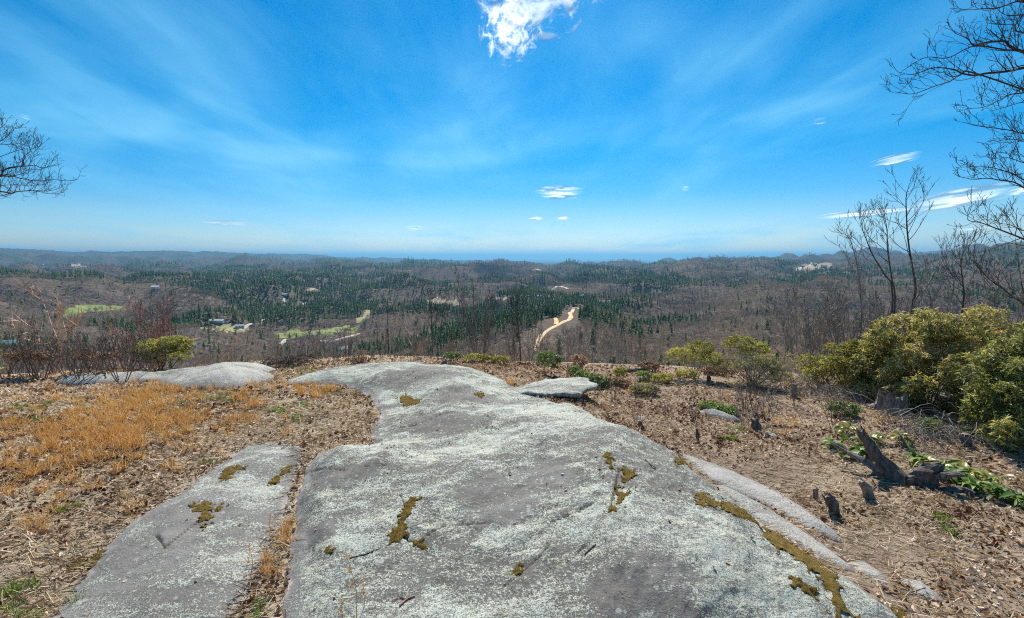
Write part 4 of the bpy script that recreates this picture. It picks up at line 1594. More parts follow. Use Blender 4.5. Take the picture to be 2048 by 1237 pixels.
# ------------------------------------------------------------------ branching growth
def unit(v):
    return v / max(np.linalg.norm(v), 1e-9)


def grow(mb, g, p, d, L, r, lev, prm):
    """one branch and its offspring; prm: n (children per level), ang, up, keep (length ratio), wig, sides"""
    ns = 5 if lev >= 2 else 4 if lev == 1 else 3
    pts = [np.array(p)]
    d = unit(np.array(d, float))
    for k in range(ns - 1):
        d = unit(d + g.normal(0, prm['wig'], 3) + np.array([0, 0, prm['up']]))
        pts.append(pts[-1] + d * L / (ns - 1))
    pts = np.array(pts)
    tip = max(r * .35, prm['tip'])
    add_tube(mb, pts, np.linspace(r, tip, ns), 4 if lev >= 2 else 3, g.rand())
    if lev <= 0:
        return
    n = prm['n'][lev]
    for k in range(n):
        t = g.uniform(.25, 1.0) if k else 1.0
        u = t * (ns - 1)
        i = min(int(u), ns - 2)
        b = pts[i] + (pts[i + 1] - pts[i]) * (u - i)
        ax = unit(pts[i + 1] - pts[i])
        s = unit(np.cross(ax, g.normal(0, 1, 3)))
        an = prm['ang'] * g.uniform(.6, 1.3)
        nd = ax * math.cos(an) + s * math.sin(an)
        grow(mb, g, b, nd, L * prm['keep'] * g.uniform(.6, 1.2) * (1.1 - .4 * t), max((r + (tip - r) * t) * .65, prm['tip']), lev - 1, prm)


def along(pts, t):
    u = t * (len(pts) - 1)
    i = min(int(u), len(pts) - 2)
    return pts[i] + (pts[i + 1] - pts[i]) * (u - i), unit(pts[i + 1] - pts[i])


def trunk_tree(name, base, trunk, r0, label, cat, group, g, mat, crown_mat, nlimb, prm, L=(.5, .2), t0=.3, r1=.3, levels=2, ang=.7):
    """trunk polyline in world space with limbs grown from it; trunk and crown are separate parts"""
    t = thing(name, base, label, cat, group)
    base = np.asarray(base)
    tr = spline(trunk, 14) - base
    r0 = r0 * .78
    mb = MB()
    add_tube(mb, tr, np.linspace(r0, r0 * r1, 14), 6)
    mb.build('trunk', mat, t, smooth=True)
    cr = MB()
    for k in range(nlimb):
        tt = t0 + (1 - t0) * (k + g.rand()) / nlimb
        p, ax = along(tr, min(tt, .999))
        s = unit(np.cross(ax, g.normal(0, 1, 3)))
        an = ang * g.uniform(.7, 1.3)
        f = (tt - t0) / (1 - t0)
        grow(cr, g, p, ax * math.cos(an) + s * math.sin(an), (L[0] * (1 - f) + L[1] * f) * g.uniform(.7, 1.25), max(r0 * (1 - (1 - r1) * tt) * .5, prm['tip']), levels, prm)
    p, ax = along(tr, .999)
    grow(cr, g, p, ax, L[1] * .8, r0 * r1, 1, prm)
    cr.build('crown', crown_mat, t)
    return t


M_BARK = m_bark('tree_bark', (0.055, 0.042, 0.035), (0.17, 0.135, 0.115), 16)
M_BARKG = m_bark('grey_twig_bark', (0.16, 0.13, 0.11), (0.36, 0.31, 0.27), 16)
M_BARKR = m_bark('reddish_twig_bark', (0.26, 0.12, 0.10), (0.46, 0.25, 0.21), 16)
M_BARKD = m_bark('dark_twig_bark', (0.035, 0.028, 0.025), (0.11, 0.088, 0.075), 16)


# ---- branches that reach into the picture from trees standing just outside it
def overhead_tree(label, trunk_xy, depth, height, limbs, seed, r_trunk, mat, dirsign):
    g = np.random.RandomState(seed)
    bx, by = trunk_xy
    bz = float(ground_h(np.array([bx]), np.array([by]))[0])
    t = thing('tree', (bx, by, bz), label, 'tree')
    base = np.array([bx, by, bz])
    mb = MB()
    tk = spline([[0, 0, -.2], [.05, -.05, height * .35], [-.05, .08, height * .7], [.1, 0, height]], 16)
    add_tube(mb, tk, np.linspace(r_trunk, r_trunk * .3, 16), 8)
    mb.build('trunk', mat, t, smooth=True)
    for pl, r0 in limbs:
        dd = depth + g.uniform(-.5, .5)
        P = [at_depth(px, py, dd + g.normal(0, .10)) for px, py in pl]
        z0 = np.clip(P[0][2] - bz - .55 * abs(P[0][0] - bx) * .4, .8, height * .97)
        root = tk[np.argmin(abs(tk[:, 2] - z0))] + base
        mid = (root + P[0]) / 2 + np.array([0, 0, -.08])
        W = spline([root, mid] + P, 8 + 6 * len(P)) - base
        n = len(W)
        lb = MB()
        rad = np.linspace(r0 * 1.15, .0028, n)
        add_tube(lb, W, rad, 5)
        Ln = np.linalg.norm(np.diff(W, axis=0), axis=1).sum()
        vis0 = 5 / n
        nk = int(4 + Ln * 3.3)
        for k in range(nk):
            tt = vis0 + (1 - vis0) * (k + g.rand()) / nk
            p, ax = along(W, min(tt, .995))
            s = unit(np.cross(ax, g.normal(0, 1, 3)) + np.array([0, 0, .8]))
            an = g.uniform(.5, 1.0)
            rr = max(.0028, (r0 * 1.15 + (.003 - r0 * 1.15) * tt) * .5)
            grow(lb, g, p, ax * math.cos(an) + s * math.sin(an), g.uniform(.16, .42) * (1.1 - .45 * tt), rr, 2,
                 dict(n=[0, 2, 3], ang=.6, up=.12, keep=.62, wig=.20, tip=.0022))
        lb.build('limb', mat, t, smooth=False)
    for k in range(11):                          # the rest of the crown, on the sides away from the outcrop
        z = height * (.30 + .66 * k / 10)
        i = np.argmin(abs(tk[:, 2] - z))
        a = g.uniform(-1.15, 1.15) + (0 if dirsign < 0 else math.pi)
        lb = MB()
        grow(lb, g, tk[i], np.array([math.cos(a), math.sin(a), g.uniform(.3, .8)]), (2.6 - 1.5 * k / 10) * g.uniform(.8, 1.2), r_trunk * (.30 - .14 * k / 10), 3,
             dict(n=[0, 3, 5, 6], ang=.7, up=.05, keep=.5, wig=.14, tip=.0028))
        lb.build('limb', mat, t)
    return t


RT = [([(2075, 112), (2048, 105), (2020, 93), (2009, 83), (1974, 85), (1947, 91), (1935, 78), (1908, 66)], .022), ([(2060, 108), (2010, 100), (1947, 93), (1896, 116), (1850, 116), (1803, 143)], .013),
      ([(2075, 133), (2048, 136), (2013, 143), (1974, 147), (1947, 151), (1923, 147), (1908, 140), (1869, 136), (1826, 149), (1797, 145)], .020), ([(1960, 150), (1923, 149), (1900, 163), (1869, 173), (1826, 188), (1790, 184)], .010),
      ([(2075, 8), (2048, 5), (2032, 4), (1997, 16), (1966, 18), (1935, 20), (1904, 17)], .012), ([(2075, 75), (2048, 66), (2032, 62), (2028, 50), (2005, 50), (1974, 46)], .013),
      ([(2075, 180), (2048, 186), (2020, 190), (1997, 202), (1966, 215), (1935, 217)], .011), ([(2075, 272), (2048, 268), (2013, 260), (1955, 252), (1924, 244)], .012),
      ([(2075, 290), (2048, 283), (2020, 279), (1986, 285)], .009), ([(2075, 388), (2048, 376), (2028, 365), (2001, 361), (1974, 357), (1947, 359), (1916, 353)], .012),
      ([(2060, 365), (2028, 349), (1989, 337), (1962, 334), (1912, 335)], .010), ([(2080, 496), (2048, 479), (2013, 465), (1989, 456), (1962, 446), (1936, 440), (1941, 420)], .013),
      ([(2075, 468), (2048, 462), (2020, 450), (1997, 446), (1990, 430)], .008), ([(2075, 215), (2048, 205), (2020, 212), (1985, 222)], .008), ([(2075, 35), (2048, 30), (2010, 30), (1985, 8)], .009), ([(2075, 330), (2048, 326), (2015, 316), (1985, 318)], .008)]
overhead_tree('big bare tree outside the right edge whose dark limbs reach into the sky', (9.4, 6.4), 6.2, 9.0, RT, 71, .17, M_BARKD, -1)
LT = [([(-30, 390), (0, 384), (23, 387), (32, 384), (57, 382), (73, 382), (100, 382), (123, 376)], .018), ([(30, 385), (74, 383), (90, 387), (110, 388), (130, 393)], .008),
      ([(-30, 365), (0, 352), (6, 343), (18, 336), (45, 333), (70, 332), (84, 336), (100, 333), (115, 327)], .018), ([(20, 337), (45, 333), (46, 317), (53, 309), (61, 302), (58, 290), (61, 283)], .011),
      ([(-20, 352), (0, 353), (27, 353), (40, 357), (65, 361), (84, 362), (103, 359), (132, 362), (155, 360)], .013), ([(0, 354), (27, 352), (48, 346), (57, 339), (80, 341)], .010),
      ([(-30, 292), (0, 289), (24, 289), (40, 288), (55, 292)], .010), ([(-30, 290), (0, 283), (13, 273), (23, 262)], .009), ([(-30, 375), (0, 372), (30, 370), (60, 372), (95, 368)], .008), ([(40, 300), (66, 305), (80, 292), (84, 286)], .006), ([(-20, 262), (0, 256), (10, 250)], .006)]
overhead_tree('bare tree outside the left edge whose twiggy limb hangs in the sky', (-12.6, 9.6), 9.2, 8.0, LT, 72, .2, M_BARKD, 1)

# ---- the bare trees behind the evergreen bushes at the right
PRM_T = dict(n=[0, 3, 3, 4], ang=.55, up=.16, keep=.6, wig=.14, tip=.0045)


def px_tree(name, pts, Y, r0, label, cat, group, seed, mat, nlimb, L, t0=.3, prm=PRM_T, crown=None, levels=2, ang=.7):
    g = np.random.RandomState(seed)
    P = [at_depth(px, py, Y + g.normal(0, .05)) for px, py in pts]
    b = P[0].copy()
    gz = float(ground_h(b[0:1], b[1:2])[0])
    root = np.array([b[0] + g.normal(0, .05), b[1], gz - .1])
    pl = [root] + P if b[2] > gz + .3 else P
    return trunk_tree(name, (root[0], root[1], gz), pl, r0, label, cat, group, g, mat, crown or mat, nlimb, prm, L, t0, .22, levels, ang)


px_tree('bare_tree', [(1828, 608), (1831, 570), (1822, 520), (1815, 470), (1813, 430), (1812, 395), (1816, 378)], 14.5, .052, 'tallest slim bare tree behind the big evergreen bush, standing against the lens cloud', 'tree', None, 1, M_BARK, 15, (1.0, .55), .42)
px_tree('bare_tree', [(1790, 612), (1784, 560), (1775, 500), (1774, 460), (1768, 425)], 14.2, .042, 'slim bare tree immediately left of the tallest one behind the bush', 'tree', None, 2, M_BARK, 13, (.9, .45), .45)
px_tree('bare_tree', [(1786, 590), (1768, 548), (1745, 510), (1733, 480), (1724, 455), (1728, 438)], 14.8, .040, 'bare tree leaning left from the foot of the tallest one', 'tree', None, 3, M_BARK, 12, (.85, .4), .4)
px_tree('bare_tree', [(1722, 660), (1722, 600), (1716, 540), (1704, 490), (1698, 475)], 13.2, .036, 'grey bare tree at the left end of the cluster above the pale green bush', 'tree', None, 4, M_BARKG, 14, (1.1, .35), .25)
px_tree('bare_tree', [(1826, 615), (1850, 580), (1870, 545), (1893, 510), (1908, 475)], 13.8, .034, 'pale bare tree leaning right from beside the snag behind the bush', 'tree', None, 5, M_BARKG, 12, (.8, .35), .35)
px_tree('bare_tree', [(1926, 612), (1926, 570), (1922, 525), (1932, 492)], 13.0, .040, 'bushy crowned bare tree right of the leaning ones', 'tree', None, 6, M_BARK, 16, (1.1, .5), .2)
px_tree('bare_tree', [(2060, 640), (2020, 590), (1980, 560), (1955, 535)], 11.5, .040, 'dark bare tree stretching left from the right edge behind the bush', 'tree', None, 7, M_BARK, 14, (1.3, .6), .15)
px_tree('bare_tree', [(1572, 700), (1568, 665), (1562, 640), (1556, 622)], 13.6, .020, 'silvery bare sapling in front of the valley, left of the cluster', 'tree', None, 8, M_BARKG, 14, (.8, .35), .15)
px_tree('bare_tree', [(1690, 690), (1680, 640), (1672, 600), (1668, 575)], 14.0, .026, 'thin silvery sapling between the lone sapling and the cluster', 'tree', None, 9, M_BARKG, 14, (.9, .35), .2)
px_tree('snag', [(1824, 622), (1825, 600)], 13.9, .06, 'short dark broken snag at the foot of the tallest bare tree', 'dead tree', None, 10, M_BARKD, 0, (.1, .05))
px_tree('bare_tree', [(1855, 640), (1862, 600), (1846, 560), (1850, 535)], 13.4, .024, 'thin bare sapling in the gap right of the tallest tree', 'tree', None, 18, M_BARKG, 14, (.8, .3), .2)
px_tree('bare_tree', [(1985, 640), (1990, 600), (1998, 570), (1990, 545)], 12.6, .024, 'thin bare sapling behind the top of the big bush near the right edge', 'tree', None, 19, M_BARKG, 14, (.8, .3), .2)
px_tree('bare_tree', [(1640, 700), (1632, 670), (1640, 640)], 14.6, .022, 'low spreading grey sapling left of the pale bush', 'tree', None, 20, M_BARKG, 14, (.9, .35), .1)

# ---- trunks and saplings rising along the rim in the middle
MID = [([(777, 712), (776, 660), (775, 606)], 22, .062, 'dark straight snag with a bare bole, left one of the rim trunks', 3, (.5, .2), .8),
       ([(865, 712), (864, 670), (862, 630), (858, 598)], 24, .055, 'dark slim trunk with a thin round crown, second of the rim trunks from the left', 16, (1.4, .6), .5),
       ([(882, 712), (882, 670), (884, 635), (888, 615)], 25, .040, 'thinner trunk close beside the second rim trunk', 14, (1.2, .5), .5),
       ([(1041, 710), (1038, 670), (1035, 630), (1034, 600)], 21, .055, 'crooked dark tree left of the sand road with a broad twiggy crown', 18, (1.4, .6), .4),
       ([(1026, 710), (1027, 680), (1024, 650)], 23, .03, 'thin stem beside the crooked dark tree', 10, (.8, .4), .4)]
for k, (pts, Y, r0, lab, nl, L, t0) in enumerate(MID):
    px_tree('bare_tree' if k else 'snag', pts, Y, r0, lab, 'tree' if k else 'dead tree', None, 30 + k, M_BARKD, nl, L, t0)


def multistem(seed, H, n, r0, prm, mat, spread=.35, levels=2, limbs=7):
    """bare shrub of several ascending stems, each stem a part of its own"""
    g = np.random.RandomState(seed)
    t = thing('bare_shrub', (0, 0, -50), '', 'shrub')
    for k in range(n):
        a = 6.28 * k / n + g.uniform(-.4, .4)
        sp = spread * g.uniform(.3, 1.3)
        h = H * g.uniform(.65, 1.05)
        b = np.array([math.cos(a), math.sin(a), 0]) * .06 * H * g.rand()
        e = np.array([math.cos(a) * sp * h, math.sin(a) * sp * h, h])
        m = (b + e) / 2 + np.array([math.cos(a), math.sin(a), 0]) * .06 * h + g.normal(0, .02 * h, 3)
        st = spline([b - np.array([0, 0, .1]), m, e], 8)
        mb = MB()
        rr = np.linspace(r0, r0 * .25, 8)
        add_tube(mb, st, rr, 4, g.rand())
        for j in range(limbs):
            tt = .25 + .75 * (j + g.rand()) / limbs
            p, ax = along(st, min(tt, .99))
            s = unit(np.cross(ax, g.normal(0, 1, 3)))
            an = g.uniform(.4, .9)
            grow(mb, g, p, ax * math.cos(an) + s * math.sin(an), H * g.uniform(.16, .34) * (1.15 - .5 * tt), max(r0 * .5 * (1 - .7 * tt), prm['tip']), levels - 1, prm)
        mb.build('stem', mat, t)
    return t


PRM_S = dict(n=[0, 3, 3], ang=.6, up=.12, keep=.6, wig=.18, tip=.0035)
SHR = {'grey': [multistem(200 + k, 1.0, 6, .011, PRM_S, M_BARKG, .6, 3, 6) for k in range(3)], 'dark': [multistem(210 + k, 1.0, 5, .012, PRM_S, M_BARK, .6, 3, 6) for k in range(2)],
       'red': [multistem(220 + k, 1.0, 6, .012, PRM_S, M_BARKR, .45, 3, 7) for k in range(2)], 'slim': [multistem(230 + k, 1.0, 4, .008, PRM_S, M_BARKG, .14, 1, 5) for k in range(2)],
       'brown': [multistem(240 + k, 1.0, 5, .012, PRM_S, m_bark('brown_twig_bark', (0.12, 0.075, 0.055), (0.28, 0.19, 0.14), 16), .4) for k in range(2)]}
used_proto = set()


def put_shrub(kind, px, Y, top, label, group, seed, wide=1.0):
    """shrub whose crown reaches the sight line of row `top`"""
    g = np.random.RandomState(seed)
    p = at_depth(px, top, Y)
    z = float(ground_h(p[0:1], p[1:2])[0])
    h = max(p[2] - z, .25)
    pr = SHR[kind][g.randint(len(SHR[kind]))]
    if id(pr) in used_proto:
        o = copy_tree(pr)
    else:
        used_proto.add(id(pr))
        o = pr
    o.location = (p[0], p[1], z)
    o.scale = (h * wide, h * wide, h)
    o.rotation_euler = (0, 0, g.uniform(0, 6.28))
    for key in ('label', 'group'):
        if key in o:
            del o[key]
    tag(o, label, 'shrub', group)


gs = np.random.RandomState(8)
for k in range(28):
    px = -20 + 330 * (k + gs.rand()) / 28
    put_shrub(('grey', 'dark', 'brown', 'dark')[k % 4], px, gs.uniform(13.2, 17), gs.uniform(655, 706), 'leafless twiggy shrub in the thicket along the left rim', 'thicket shrubs along the left rim', 300 + k, .8)
for k in range(14):
    px = 385 + 260 * (k + gs.rand()) / 14
    put_shrub(('grey', 'brown')[k % 2], px, gs.uniform(15.5, 19), gs.uniform(682, 712), 'low leafless shrub behind the pale rock mound at the left', 'low shrubs behind the rock mound', 330 + k, .8)
for k in range(40):
    px = 640 + 660 * (k + gs.rand()) / 40
    put_shrub(('slim', 'grey', 'slim', 'brown')[k % 4], px, gs.uniform(15, 21), gs.uniform(640, 705), 'thin leafless sapling clump along the rim between the left rim trunk and the green bushes', 'sapling clumps along the middle rim', 360 + k, .8)
put_shrub('red', 306, 17, 606, 'tall reddish twigged bare shrub behind the rounded green bush', None, 401, .85)
put_shrub('red', 292, 16.5, 640, 'lower reddish bare shrub on the left flank of the tall reddish one', None, 402, 1.0)
put_shrub('red', 110, 16, 700, 'reddish bare shrub in the middle of the left thicket', None, 403)
put_shrub('red', 60, 16, 702, 'reddish bare shrub near the left edge in the thicket', None, 404)
put_shrub('dark', 312, 17.5, 598, 'dark stemmed bare tree rising out of the tall reddish shrub', None, 405, .35)
put_shrub('dark', 958, 19, 560, 'tall many stemmed bare shrub between the rim trunks and the sand road', None, 406, .42)
put_shrub('grey', 950, 18, 590, 'grey many stemmed bush in front of the tall many stemmed one', None, 407, .5)
for k in range(30):
    px = 1180 + 330 * gs.rand()
    p = at(px, gs.uniform(738, 850), near=True)
    if rock_h(p[0:1], p[1:2])[0] > p[2]:
        continue
    put_shrub(('brown', 'slim')[k % 2], px, p[1], 618.5 + (p[1] and (to_px(p[0], p[1], p[2] + gs.uniform(.25, .6))[1] - 618.5)), 'knee high bare brown stems on the slope right of the dome', 'knee high bare stems right of the dome', 420 + k, .9)
for k in range(16):
    px = 1480 + 420 * gs.rand()
    p = at(px, gs.uniform(790, 860))
    put_shrub(('brown', 'grey')[k % 2], px, p[1], float(to_px(p[0], p[1], p[2] + gs.uniform(.35, .8))[1]), 'bare grey brown twigs in front of the evergreen bushes at the right', 'bare twigs before the evergreens', 460 + k, 1.1)
for k in range(20):
    px = 1600 + 450 * (k + gs.rand()) / 20
    put_shrub('grey', px, gs.uniform(13.5, 18), gs.uniform(575, 655), 'leafless grey shrub in the tangle behind the evergreen bushes at the right', 'bare tangle behind the evergreens', 490 + k, .75)
for o_list in SHR.values():
    for o in o_list:
        if id(o) not in used_proto:
            for c in list(o.children):
                bpy.data.objects.remove(c)
            bpy.data.objects.remove(o)

# ------------------------------------------------------------------ evergreen bushes
def whorls(mb, g, lobes, n, leaf, wid, nl, gz, hue=None, droop=.35, inner=.45):
    """leaf rosettes spread through lumpy lobes; lobes: (centre, radii)"""
    wts = np.array([r[0] * r[1] + r[1] * r[2] + r[0] * r[2] for _, r in lobes])
    wts = wts / wts.sum()
    li = g.choice(len(lobes), n, p=wts)
    Cn = np.array([c for c, _ in lobes])[li]
    Rd = np.array([r for _, r in lobes])[li]
    d = g.normal(0, 1, (n, 3))
    d[:, 2] = np.abs(d[:, 2]) * g.choice([1, 1, 1, -.6], n)
    d /= np.linalg.norm(d, axis=1, keepdims=True)
    lump = 1 + .35 * fbm(d[:, 0] * 2 + li * 7, d[:, 1] * 2 + d[:, 2] * 3, 1.0, 3, .6, 601)
    q = Cn + d * Rd * (g.uniform(inner, 1.0, n) ** .6 * lump)[:, None]
    ok = q[:, 2] > gz(q[:, 0], q[:, 1]) + .03
    q, d = q[ok], d[ok]
    n = len(q)
    ax = d * .7 + np.array([0, 0, .8]) + g.normal(0, .3, (n, 3))
    ax /= np.linalg.norm(ax, axis=1, keepdims=True)
    sh = np.clip(g.normal(.5, .22, n) + .30 * fbm(q[:, 0], q[:, 2] + q[:, 1], .8, 2, .5, 611) * 2, 0, 1)
    a = np.cross(ax, g.normal(0, 1, (n, 3)))
    a /= np.linalg.norm(a, axis=1, keepdims=True)
    b = np.cross(ax, a)
    for k in range(nl):
        ph = 6.28 * k / nl + g.uniform(-.4, .4, n)
        out = a * np.cos(ph)[:, None] + b * np.sin(ph)[:, None]
        dr = g.normal(droop, .35, n)[:, None]
        f = out * np.cos(dr) + ax * np.sin(dr) * g.choice([1, -1], (n, 1), p=[.55, .45])
        f /= np.linalg.norm(f, axis=1, keepdims=True)
        s = np.cross(f, ax)
        s /= np.maximum(np.linalg.norm(s, axis=1, keepdims=True), 1e-6)
        u = np.cross(s, f)
        L = (leaf * g.uniform(.6, 1.2, n))[:, None]
        w = L * wid
        V = np.stack([q, q + f * L * .5 + s * w + u * w * .25, q + f * L - u * L * .12, q + f * L * .5 - s * w + u * w * .25], 1).reshape(-1, 3)
        i = np.arange(n)[:, None] * 4
        mb.add(V, tris=np.concatenate([i + np.array([[0, 2, 1]]), i + np.array([[0, 3, 2]])]), rnd=np.repeat(np.clip(sh + g.normal(0, .22, n), 0, 1), 4))


M_OLIVE = m_leafy('olive_leaves', [(0, (0.14, 0.12, 0.045)), (.4, (0.32, 0.31, 0.11)), (.72, (0.47, 0.44, 0.18)), (1, (0.64, 0.49, 0.28))], .42, .5, .35)
M_GRN = m_leafy('deep_green_leaves', [(0, (0.055, 0.090, 0.024)), (.5, (0.15, 0.22, 0.06)), (1, (0.36, 0.42, 0.14))], .32, .42, .45)
M_YEL = m_leafy('yellow_green_leaves', [(0, (0.12, 0.12, 0.03)), (.5, (0.34, 0.33, 0.09)), (1, (0.58, 0.52, 0.15))], .35, .55, .3)
M_TAN = m_leafy('grey_tan_leaves', [(0, (0.17, 0.145, 0.085)), (.5, (0.36, 0.33, 0.18)), (1, (0.50, 0.50, 0.26))], .3, .6, .2)
M_MID = m_leafy('fresh_olive_leaves', [(0, (0.09, 0.10, 0.035)), (.45, (0.26, 0.28, 0.085)), (.8, (0.41, 0.41, 0.14)), (1, (0.56, 0.48, 0.22))], .4, .45, .4)
M_RUST = m_leafy('rusty_dead_leaves', [(0, (0.10, 0.05, 0.03)), (.5, (0.27, 0.155, 0.095)), (1, (0.46, 0.31, 0.21))], .25, .7, .2)


def bush(name, lobes_px, label, cat, group, mat, n, leaf, wid, nl, seed, stems=6, stem_mat=None, sr=.02, droop=.35, inner=.45, twig=0):
    """evergreen bush: lobes given as (px, py, depth, half width px, half height px, half depth m)"""
    g = np.random.RandomState(seed)
    lobes = []
    for px, py, Y, rx, ry, rd in lobes_px:
        c = at_depth(px, py, Y)
        s = Y / FPX * 1.02
        rad = np.array([rx * s, rd, ry * s])
        if n > 1000:                                 # uneven outline: many small clumps on a loose core
            lobes.append((c, rad * .55))
            for _ in range(12):
                dd = unit(g.normal(0, 1, 3))
                lobes.append((c + dd * rad * g.uniform(.6, .95), rad * g.uniform(.15, .38)))
        else:
            lobes.append((c, rad))
    c0 = np.mean([c for c, _ in lobes], axis=0)
    base = np.array([c0[0], c0[1], float(ground_h(c0[0:1], c0[1:2])[0])])
    t = thing(name, base, label, cat, group)
    mb = MB()
    whorls(mb, g, lobes, n, leaf, wid, nl, ground_h, droop=droop, inner=inner)
    mb.v = [v - base for v in mb.v]
    mb.build('foliage', mat, t)['kind'] = 'stuff'
    for k in range(stems):
        c, r = lobes[k % len(lobes)]
        b = base + np.array([g.normal(0, .12), g.normal(0, .12), 0]) * (r[0] + .3)
        b[2] = float(ground_h(b[0:1], b[1:2])[0]) - .05
        e = c + unit(g.normal(0, 1, 3) + np.array([0, 0, .6])) * r * .8
        m = (b + e) / 2 + g.normal(0, .1, 3) * r[0] + np.array([0, 0, .1 * r[2]])
        sp = spline([b, m, e], 8) - base
        sm = MB()
        add_tube(sm, sp, np.linspace(sr, sr * .25, 8), 5)
        for j in range(twig):
            p, ax = along(sp, g.uniform(.25, .95))
            s = unit(np.cross(ax, g.normal(0, 1, 3)))
            grow(sm, g, p, ax * .7 + s * .7, r[0] * g.uniform(.25, .6), sr * .4, 1, dict(n=[0, 3], ang=.6, up=.05, keep=.6, wig=.2, tip=.003))
        sm.build('stem', stem_mat or M_BARK, t)
    return t


bush('evergreen_bush', [(1850, 715, 11.7, 115, 95, .9), (1765, 725, 12.2, 95, 85, .8), (1930, 665, 11.5, 95, 72, .8), (1800, 655, 12.3, 80, 45, .7), (1880, 780, 10.9, 120, 85, .7), (1800, 775, 11.6, 70, 45, .5), (1940, 820, 10.4, 90, 55, .6), (1990, 680, 11.2, 70, 60, .7)],
     'largest olive and brown evergreen bush, head high, behind the grey hollow stump', 'bush', None, M_OLIVE, 5200, .12, .15, 6, 81, 26, M_BARK, .020, .35, .5, 10)
bush('evergreen_bush', [(2020, 715, 9.4, 75, 70, .8), (2060, 770, 8.8, 90, 100, .8), (2000, 790, 9.0, 60, 80, .6), (2040, 845, 8.3, 70, 65, .5)],
     'greener evergreen bush cut by the right edge, beside the largest olive bush', 'bush', None, M_MID, 2400, .11, .15, 6, 82, 12, M_BARK, .020, .35, .5, 7)
bush('evergreen_bush', [(1690, 738, 12.6, 85, 60, .7), (1745, 755, 12.2, 65, 55, .6), (1645, 742, 13.2, 55, 35, .5), (1720, 700, 12.8, 50, 36, .5)],
     'pale yellow green bush at the left foot of the largest olive bush', 'bush', None, M_YEL, 1700, .10, .14, 6, 83, 12, M_BARKG, .014, .35, .4, 6)
bush('evergreen_bush', [(1500, 720, 12.57, 60, 35, .6), (1560, 735, 12.36, 55, 32, .6), (1460, 730, 12.77, 40, 26, .5), (1530, 765, 11.95, 60, 22, .4)],
     'wide grey green bush with thin leaves in the middle of the right half', 'bush', None, M_TAN, 1300, .07, .12, 5, 84, 16, M_BARKG, .012, .3, .4, 9)
bush('evergreen_bush', [(1480, 690, 13.2, 30, 20, .4), (1510, 700, 13.0, 30, 18, .4)], 'bright green topped bush just behind the wide grey green one', 'bush', None, M_YEL, 420, .09, .15, 6, 85, 4, M_BARKG, .012)
bush('evergreen_bush', [(1400, 700, 13.4, 28, 20, .4), (1362, 712, 13.2, 30, 18, .4), (1420, 720, 13.0, 30, 16, .4)], 'yellow leaved bush left of the wide grey green one', 'bush', None, M_YEL, 620, .08, .15, 6, 86, 5, M_BARKG, .012)
bush('evergreen_bush', [(330, 694, 15.8, 46, 20, .7), (352, 690, 15.9, 28, 18, .6), (300, 700, 15.6, 26, 14, .5), (330, 712, 15.6, 46, 20, .6)], 'rounded green bush on the far side of the pale rock mound at the left', 'bush', None, M_YEL, 900, .11, .16, 6, 87, 6, M_BARK, .02)
bush('evergreen_bush', [(1098, 720, 14.11, 26, 17, .35)], 'dark green ball shaped bush left of the sand road foot', 'bush', None, M_GRN, 300, .09, .16, 6, 88, 4, M_BARK, .01)
bush('evergreen_bush', [(1188, 766, 11.96, 34, 18, .35), (1165, 757, 12.30, 18, 14, .25)], 'glossy green bush right behind the overhanging rock plate', 'bush', None, M_GRN, 330, .10, .17, 6, 89, 5, M_BARK, .01)
for k, (px, py, _y, rx, ry, mt, lab) in enumerate([
        (1150, 742, 11.6, 14, 10, M_GRN, 'little green bush between the ball shaped and the glossy bush'), (1240, 744, 11.2, 14, 10, M_YEL, 'pale green tuft bush above the brown stems right of the glossy bush'),
        (1288, 752, 11.0, 18, 10, M_GRN, 'grey green low bush in the middle of the slope right of the dome'), (1325, 757, 10.9, 22, 9, M_YEL, 'yellowish low bush on the middle of the slope'),
        (1290, 778, 10.0, 30, 11, M_TAN, 'tan low bush nearest to the dome on the right slope'), (1375, 748, 11.2, 26, 8, M_YEL, 'flat yellow green bush before the yellow leaved bush'),
        (955, 716, 13.4, 30, 8, M_YEL, 'low yellow green bush on the rim behind the dome top'), (905, 712, 13.8, 20, 7, M_GRN, 'low green bush on the rim by the two slim trunks'), (1000, 720, 13.2, 18, 8, M_YEL, 'low pale bush on the rim right of the yellow one'),
        (1688, 818, 9.0, 34, 15, M_GRN, 'dense fresh green fern like bush left of the hollow stump'), (1860, 852, 8.2, 22, 14, M_GRN, 'dark green bush between the hollow stump and the right edge'),
        (1420, 812, 9.4, 20, 7, M_GRN, 'low dark green plant beyond the elongated mossy rock'), (1455, 820, 9.2, 18, 7, M_GRN, 'low leafy plant touching the elongated mossy rock'),
        (1560, 752, 11.6, 26, 8, M_YEL, 'yellow green herb at the foot of the wide grey green bush'), (1940, 868, 7.8, 26, 10, M_GRN, 'dark leaved bush at the shaded foot of the right bushes')]):
    Y = at(px, py + ry, near=True)[1]
    bush('low_bush', [(px, py, Y, rx, ry, .25)], lab, 'bush', 'low green bushes about the rim and slope', mt, int(70 + rx * 5), .07, .16, 6, 100 + k, 3, M_BARK, .006)
